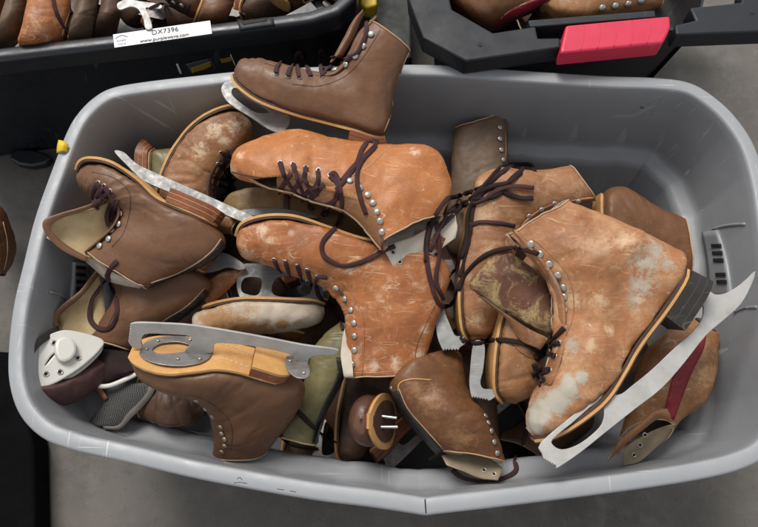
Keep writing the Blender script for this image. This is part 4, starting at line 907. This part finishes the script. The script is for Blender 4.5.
for q in ([(280, 162), (284, 175), (291, 186), (300, 196)], [(293, 164), (298, 180), (303, 192), (305, 201)], [(306, 167), (305, 180), (312, 190), (318, 196)], [(318, 171), (318, 182), (311, 195), (309, 206), (313, 210)], [(291, 173), (284, 184), (279, 193)], [(303, 178), (295, 188), (289, 197)], [(318, 186), (308, 192), (302, 201)], [(324, 184), (314, 196), (309, 203)],
          [(330, 175), (334, 173), (338, 180), (341, 195), (343, 213)], [(330, 176), (338, 185), (335, 200), (325, 216)], [(338, 198), (328, 205), (322, 216)], [(336, 190), (345, 180), (356, 164), (362, 149), (369, 142), (375, 146), (363, 160), (357, 176), (360, 196), (366, 215)], [(342, 180), (352, 168), (366, 155), (377, 143), (372, 141)]):
    lace(o, q, .0033, LACE, .5, .003)
lace(o, [(342, 214), (336, 226), (324, 240), (322, 250), (327, 259), (343, 266), (362, 262), (383, 251), (395, 246)], .0034, LACE, .5)
# ---- S20
o = skate('big worn tan skate on the right with grey bare patches and long bright blade', 610, 310, .45)
b = Boot(o, [(532, 436, 526, 428, .008), (548, 430, 525, 412, .028), (572, 414, 533, 393, .037), (597, 393, 543, 371, .041), (615, 368, 550, 351, .040), (632, 341, 554, 333, .036), (660, 303, 553, 317, .034), (684, 262, 552, 300, .035), (674, 247, 547, 285, .035), (640, 230, 537, 269, .035), (605, 215, 523, 253, .036), (571, 199, 508, 234, .037)], .445, mats_of(BIGT, LIND), 6.8, (2.2, .30, .28), amp=.004)
b.wear([(532, 425, .47, .018), (540, 412, .48, .020), (556, 400, .48, .020), (568, 388, .48, .018), (582, 378, .48, .010)], (.36, .335, .28), 'big_tan_leather_worn_grey', .92)
b.wear([(646, 262, .48, .022), (640, 285, .48, .020), (655, 250, .48, .018), (634, 300, .48, .012), (572, 345, .49, .012), (668, 265, .48, .012), (535, 410, .48, .03)], (.36, .335, .27), 'big_tan_leather_worn_grey', .85, .85)
b.wear([(625, 240, .48, .016), (600, 300, .48, .012), (590, 345, .48, .010), (610, 330, .48, .008), (640, 300, .48, .008), (560, 350, .48, .012), (600, 250, .48, .02), (570, 300, .48, .015)], (.60, .44, .28), 'big_tan_leather_worn', .6, .85)
b.wear([(600, 262, .48, .02), (618, 285, .48, .018), (585, 225, .48, .02), (560, 240, .48, .02), (610, 350, .48, .015)], (.19, .075, .035), 'big_tan_leather_dark_stained', .7, .85)
b.sole(((.0035, 1, .001), (.0042, 0, .003), (.002, 1, .002)), [SOLE, SOLED], .040)
b.heelb(5.75, ((.011, 0, 0), (.0008, 1, .0003), (.010, 0, 0), (.0008, 1, .0003), (.008, 0, 0)), [HEELB, SOLED], .033, .008)
b.hooks([(531, 244), (540, 254), (549, 264), (558, 275), (563, 287.6), (563.5, 297), (564, 310.5)], sc=1.1); b.eyes([(564, 327.6), (558.6, 342.6), (555, 356), (550, 370), (545, 381)], 1.1)
b.tongue(2.6, .0, [TANW])
seam(o, [(534, 240), (550, 254), (566, 272), (573, 292), (573, 316), (566, 336)], BIGT, [b.bv], .0007)
sheet('tongue', [(510, 253, .43), (530, 266, .432), (546, 283, .43), (554, 303, .425), (556, 324, .42)], [(484, 264, .42), (468, 286, .415), (490, 301, .41), (520, 320, .41), (550, 335, .41)], [MOLD, TAN, EDGE], o, .008, .003)
sheet('tongue_edge', [(470, 290, .412), (492, 305, .404), (520, 324, .402), (548, 338, .404)], [(480, 298, .40), (505, 318, .385), (520, 340, .38), (540, 350, .39)], [TANW, TANW, EDGE], o, .003, .003)
A_, B_, w_ = b.raw(3.4)
plate('blade', [[(541, 443), (542, 453), (544, 459)] + picks((544, 459), (558, 467), 6, 1.3) + [(580, 452), (605, 432), (634, 409), (661, 388), (684, 362), (705, 335.5), (724, 319), (740, 304), (750, 286), (754.6, 272), (746, 280), (736, 288), (725, 294), (714, 295), (705, 289), (697, 297), (703, 306), (702, 319), (692, 333), (675, 348), (652, 370), (631, 387), (622, 394), (614, 395), (606, 389), (575, 414)], [(597, 402), (604, 410), (602, 424), (591, 436), (576, 446), (562, 450), (553, 446), (552, 439), (570, 424)]], (P(640, 370, .445), Vector((0, 0, 1))), .0038, STEELB, o, k=3)
for q in ([(564, 328), (556, 336), (548, 345), (540, 356)], [(559, 343), (550, 346), (541, 352), (535, 358)], [(555, 356), (546, 354), (537, 360)], [(550, 370), (541, 370), (532, 375)], [(545, 381), (538, 374), (534, 364)], [(548, 372), (540, 378), (540, 386)], [(556, 342), (545, 352), (536, 348)]):
    lace(o, q, .0036, LACEB, .6, .004)
S20 = o
lace(S20, [(538, 352), (530, 346), (518, 342), (497, 340), (480, 343), (466, 342), (455, 330)], .0034, LACEB, .6)
# tangled laces between the centre and the right
lace(o, [(426, 262), (427, 240), (434, 218), (446, 200), (458, 196), (483, 187), (498, 175), (512, 166), (528, 164), (535, 171)], .0036, LACEB, .55, sm=6)
lace(o, [(460, 277), (466, 256), (470, 236), (472, 212), (478, 198), (492, 188), (510, 195), (522, 198), (533, 198)], .0036, LACEB, .55, sm=6)
lace(o, [(444, 216), (456, 206), (474, 200), (496, 196), (512, 178), (524, 168)], .0032, LACEB, .6, .004, sm=6)
lace(o, [(440, 228), (458, 210), (480, 190), (500, 168), (516, 164)], .0032, LACEB, .6, .005, sm=6)
lace(o, [(470, 226), (480, 222), (498, 223), (515, 226)], .0030, LACE, .6, sm=4)
lace(o, [(430, 222), (426, 245), (429, 274), (438, 302), (448, 306), (456, 296), (458, 270), (464, 246), (470, 222)], .0034, LACE, .55, sm=6)
lace(o, [(436, 222), (440, 250), (436, 280), (444, 300)], .0030, LACE, .55, .004, sm=6)
lace(o, [(456, 296), (462, 280), (474, 264), (490, 253), (510, 248), (526, 250), (538, 254)], .0034, LACEB, .6, sm=4)
lace(o, [(522, 172), (508, 182), (492, 186), (476, 196), (468, 214), (466, 240), (459, 262), (450, 276)], .0030, LACEB, .5, .005, sm=6)
lace(o, [(534, 188), (516, 186), (498, 190), (480, 202), (462, 206), (448, 214), (438, 232), (430, 252)], .0030, LACE, .5, .006, sm=6)
lace(LS15, [(452, 470), (463, 478), (485, 482), (505, 478), (516, 470), (515, 458), (523, 444), (527, 430)], .0034, LACE, .6)
# ------------------------------------------------------------ skates in the other totes
G2 = 'skates in the black tote at upper left'
def tote_boot(label, st, z, m, group, **k):
    o = thing('ice_skate', label, 'ice skate', P(st[2][0], st[2][1], z), group); b = Boot(o, st, z, mats_of(m, k.pop('lining', LIND)), k.pop('heel', 2), k.pop('gap', (9, 0, 0)), **k); return o, b
o, b = tote_boot('reddish brown skate at the very top left corner', [(-60, 10, -58, -10, .01), (-50, 25, -40, -15, .03), (-30, 35, -15, -15, .034), (-12, 34, 4, -25, .034), (0, 20, 10, -60, .034), (-10, -40, 12, -90, .03)], .36, HEELR, G2)
o, b = tote_boot('grey brown skate shaft with a pale edge, second from the left edge', [(-20, 60, -10, 60, .01, -.1, -.1), (-8, 48, 16, 44, .03, -.04, -.04), (2, 25, 24, 20, .034), (10, 0, 30, -5, .034), (14, -30, 34, -35, .034), (16, -70, 36, -70, .034)], .36, OLBR, G2)
o, b = tote_boot('bright orange tan skate with a dark lace down its front', [(30, 60, 60, 60, .01, -.1, -.1), (24, 46, 66, 42, .034, -.02, -.03), (28, 25, 66, 22, .036), (30, 0, 70, -5, .036), (30, -40, 74, -40, .036), (30, -80, 74, -80, .034)], .37, ORANGE2, G2)
lace(o, [(52, -6), (55, 8), (60, 20), (67, 33)], .003, LACE, .6)
seam(o, [(70, -10), (70, 8), (66, 22), (62, 36)], EDGE, [b.bv], .0014)
o, b = tote_boot('grey brown skate shaft between the orange skate and the dark one', [(70, 60, 84, 58, .01, -.1, -.1), (70, 44, 92, 36, .03, -.03, -.03), (74, 24, 96, 16, .034), (78, 4, 98, -6, .034), (80, -30, 100, -36, .034), (80, -70, 102, -70, .034)], .355, OLBR, G2)
o, b = tote_boot('dark red brown skate lying left of the steel blades', [(98, 62, 108, 60, .01, -.1, -.1), (96, 40, 116, 36, .03, -.04, -.04), (100, 18, 122, 14, .034), (102, -4, 120, -8, .034), (104, -60, 124, -60, .034)], .335, DKBR, G2)
plate('blade', [[(120, 10), (131, 7), (139, 10), (144, 20), (146, 29), (152, 28), (149, 16), (146, 8), (160, 9), (160, 5), (140, 2), (128, 0), (118, 4)]], (P(135, 12, .365), Vector((0, 0, 1))), .0036, STEELB, o)
o, b = tote_boot('brown skate with a tan sole edge beside the tote grip', [(230, -60, 236, -60, .01), (222, -45, 245, -40, .03), (212, -18, 240, -10, .036), (204, 8, 232, 12, .036), (198, 24, 224, 26, .034, -.04, -.04), (200, 40, 222, 40, .03, -.09, -.09)], .35, BROWN2, G2, heel=4)
b.sole(T2, [SOLE, SOLED], .036, t1=4)
o, b = tote_boot('dark skate with hooks lying across the middle of the black tote', [(150, -20, 152, -30, .01), (160, -6, 162, -30, .03), (175, 6, 178, -26, .036), (190, 14, 196, -20, .036), (202, 12, 212, -20, .034)], .325, DKBR, G2, heel=3)
b.hooks([(166, -2), (174, 2), (182, 5)])
lace(o, [(150, 8), (160, 4), (172, 6), (184, 12), (190, 4)], .003, LACEB, .6)
o, b = tote_boot('brown skate at the right end of the black tote', [(262, -40, 270, -46, .01), (262, -24, 284, -40, .03), (272, -6, 300, -24, .034), (290, 4, 316, -14, .034), (304, 2, 330, -20, .03)], .335, BROWN2, G2, heel=3)
b.sole(T2, [SOLE, SOLED], .034, t1=3)
G3 = 'skates in the charcoal tote with the red latch'
o, b = tote_boot('tan skate with a dark red back strip lying in the charcoal tote', [(436, -12, 432, -24, .012, -.03, -.03), (452, 10, 448, -40, .036, -.02, -.02), (482, 26, 478, -50, .044, 0, 0), (512, 18, 508, -50, .044, 0, 0), (545, 4, 535, -50, .04), (580, -8, 570, -50, .036)], .43, BROWN2, G3)
strip(o, [(500, 30), (516, 20), (540, 10), (568, 2)], [(490, 32), (508, 12), (534, 0), (566, -8)], REDL, [b.bv])
seam(o, [(492, 30), (508, 12), (534, 0), (560, -8)], EDGE, [b.bv], .0011)
o, b = tote_boot('tan skate with bright hooks behind the red latch', [(540, 8, 545, -6, .012), (556, 20, 560, -20, .03), (580, 24, 584, -30, .036), (612, 18, 612, -34, .036), (645, 12, 645, -36, .036), (660, 8, 660, -36, .034)], .415, TAN, G3)
b.hooks([(602, 8), (615, 6), (628, 4), (641, 1)], sc=1.2)
o, b = tote_boot('brown skate shaft just inside the charcoal tote, tucked beside the latch', [(536, -10, 540, -20, .012), (540, 10, 552, -20, .03), (552, 26, 566, -14, .034), (566, 30, 582, -8, .03)], .40, BROWN2, G3)
# piece at the far left edge
o = thing('ice_skate', 'brown skate toe just showing at the left edge of the picture on the concrete', 'ice skate', P(-15, 240, .1))
b = Boot(o, [(4, 274, 0, 276, .01), (8, 262, -10, 268, .026), (9, 244, -20, 246, .035), (6, 225, -28, 228, .036), (0, 206, -34, 212, .034), (-20, 190, -50, 200, .03)], .12, mats_of(BROWN2), 3, (9, 0, 0))
seam(o, [(4, 270), (7, 256), (7, 240), (3, 222)], EDGE, [b.bv], .0012)
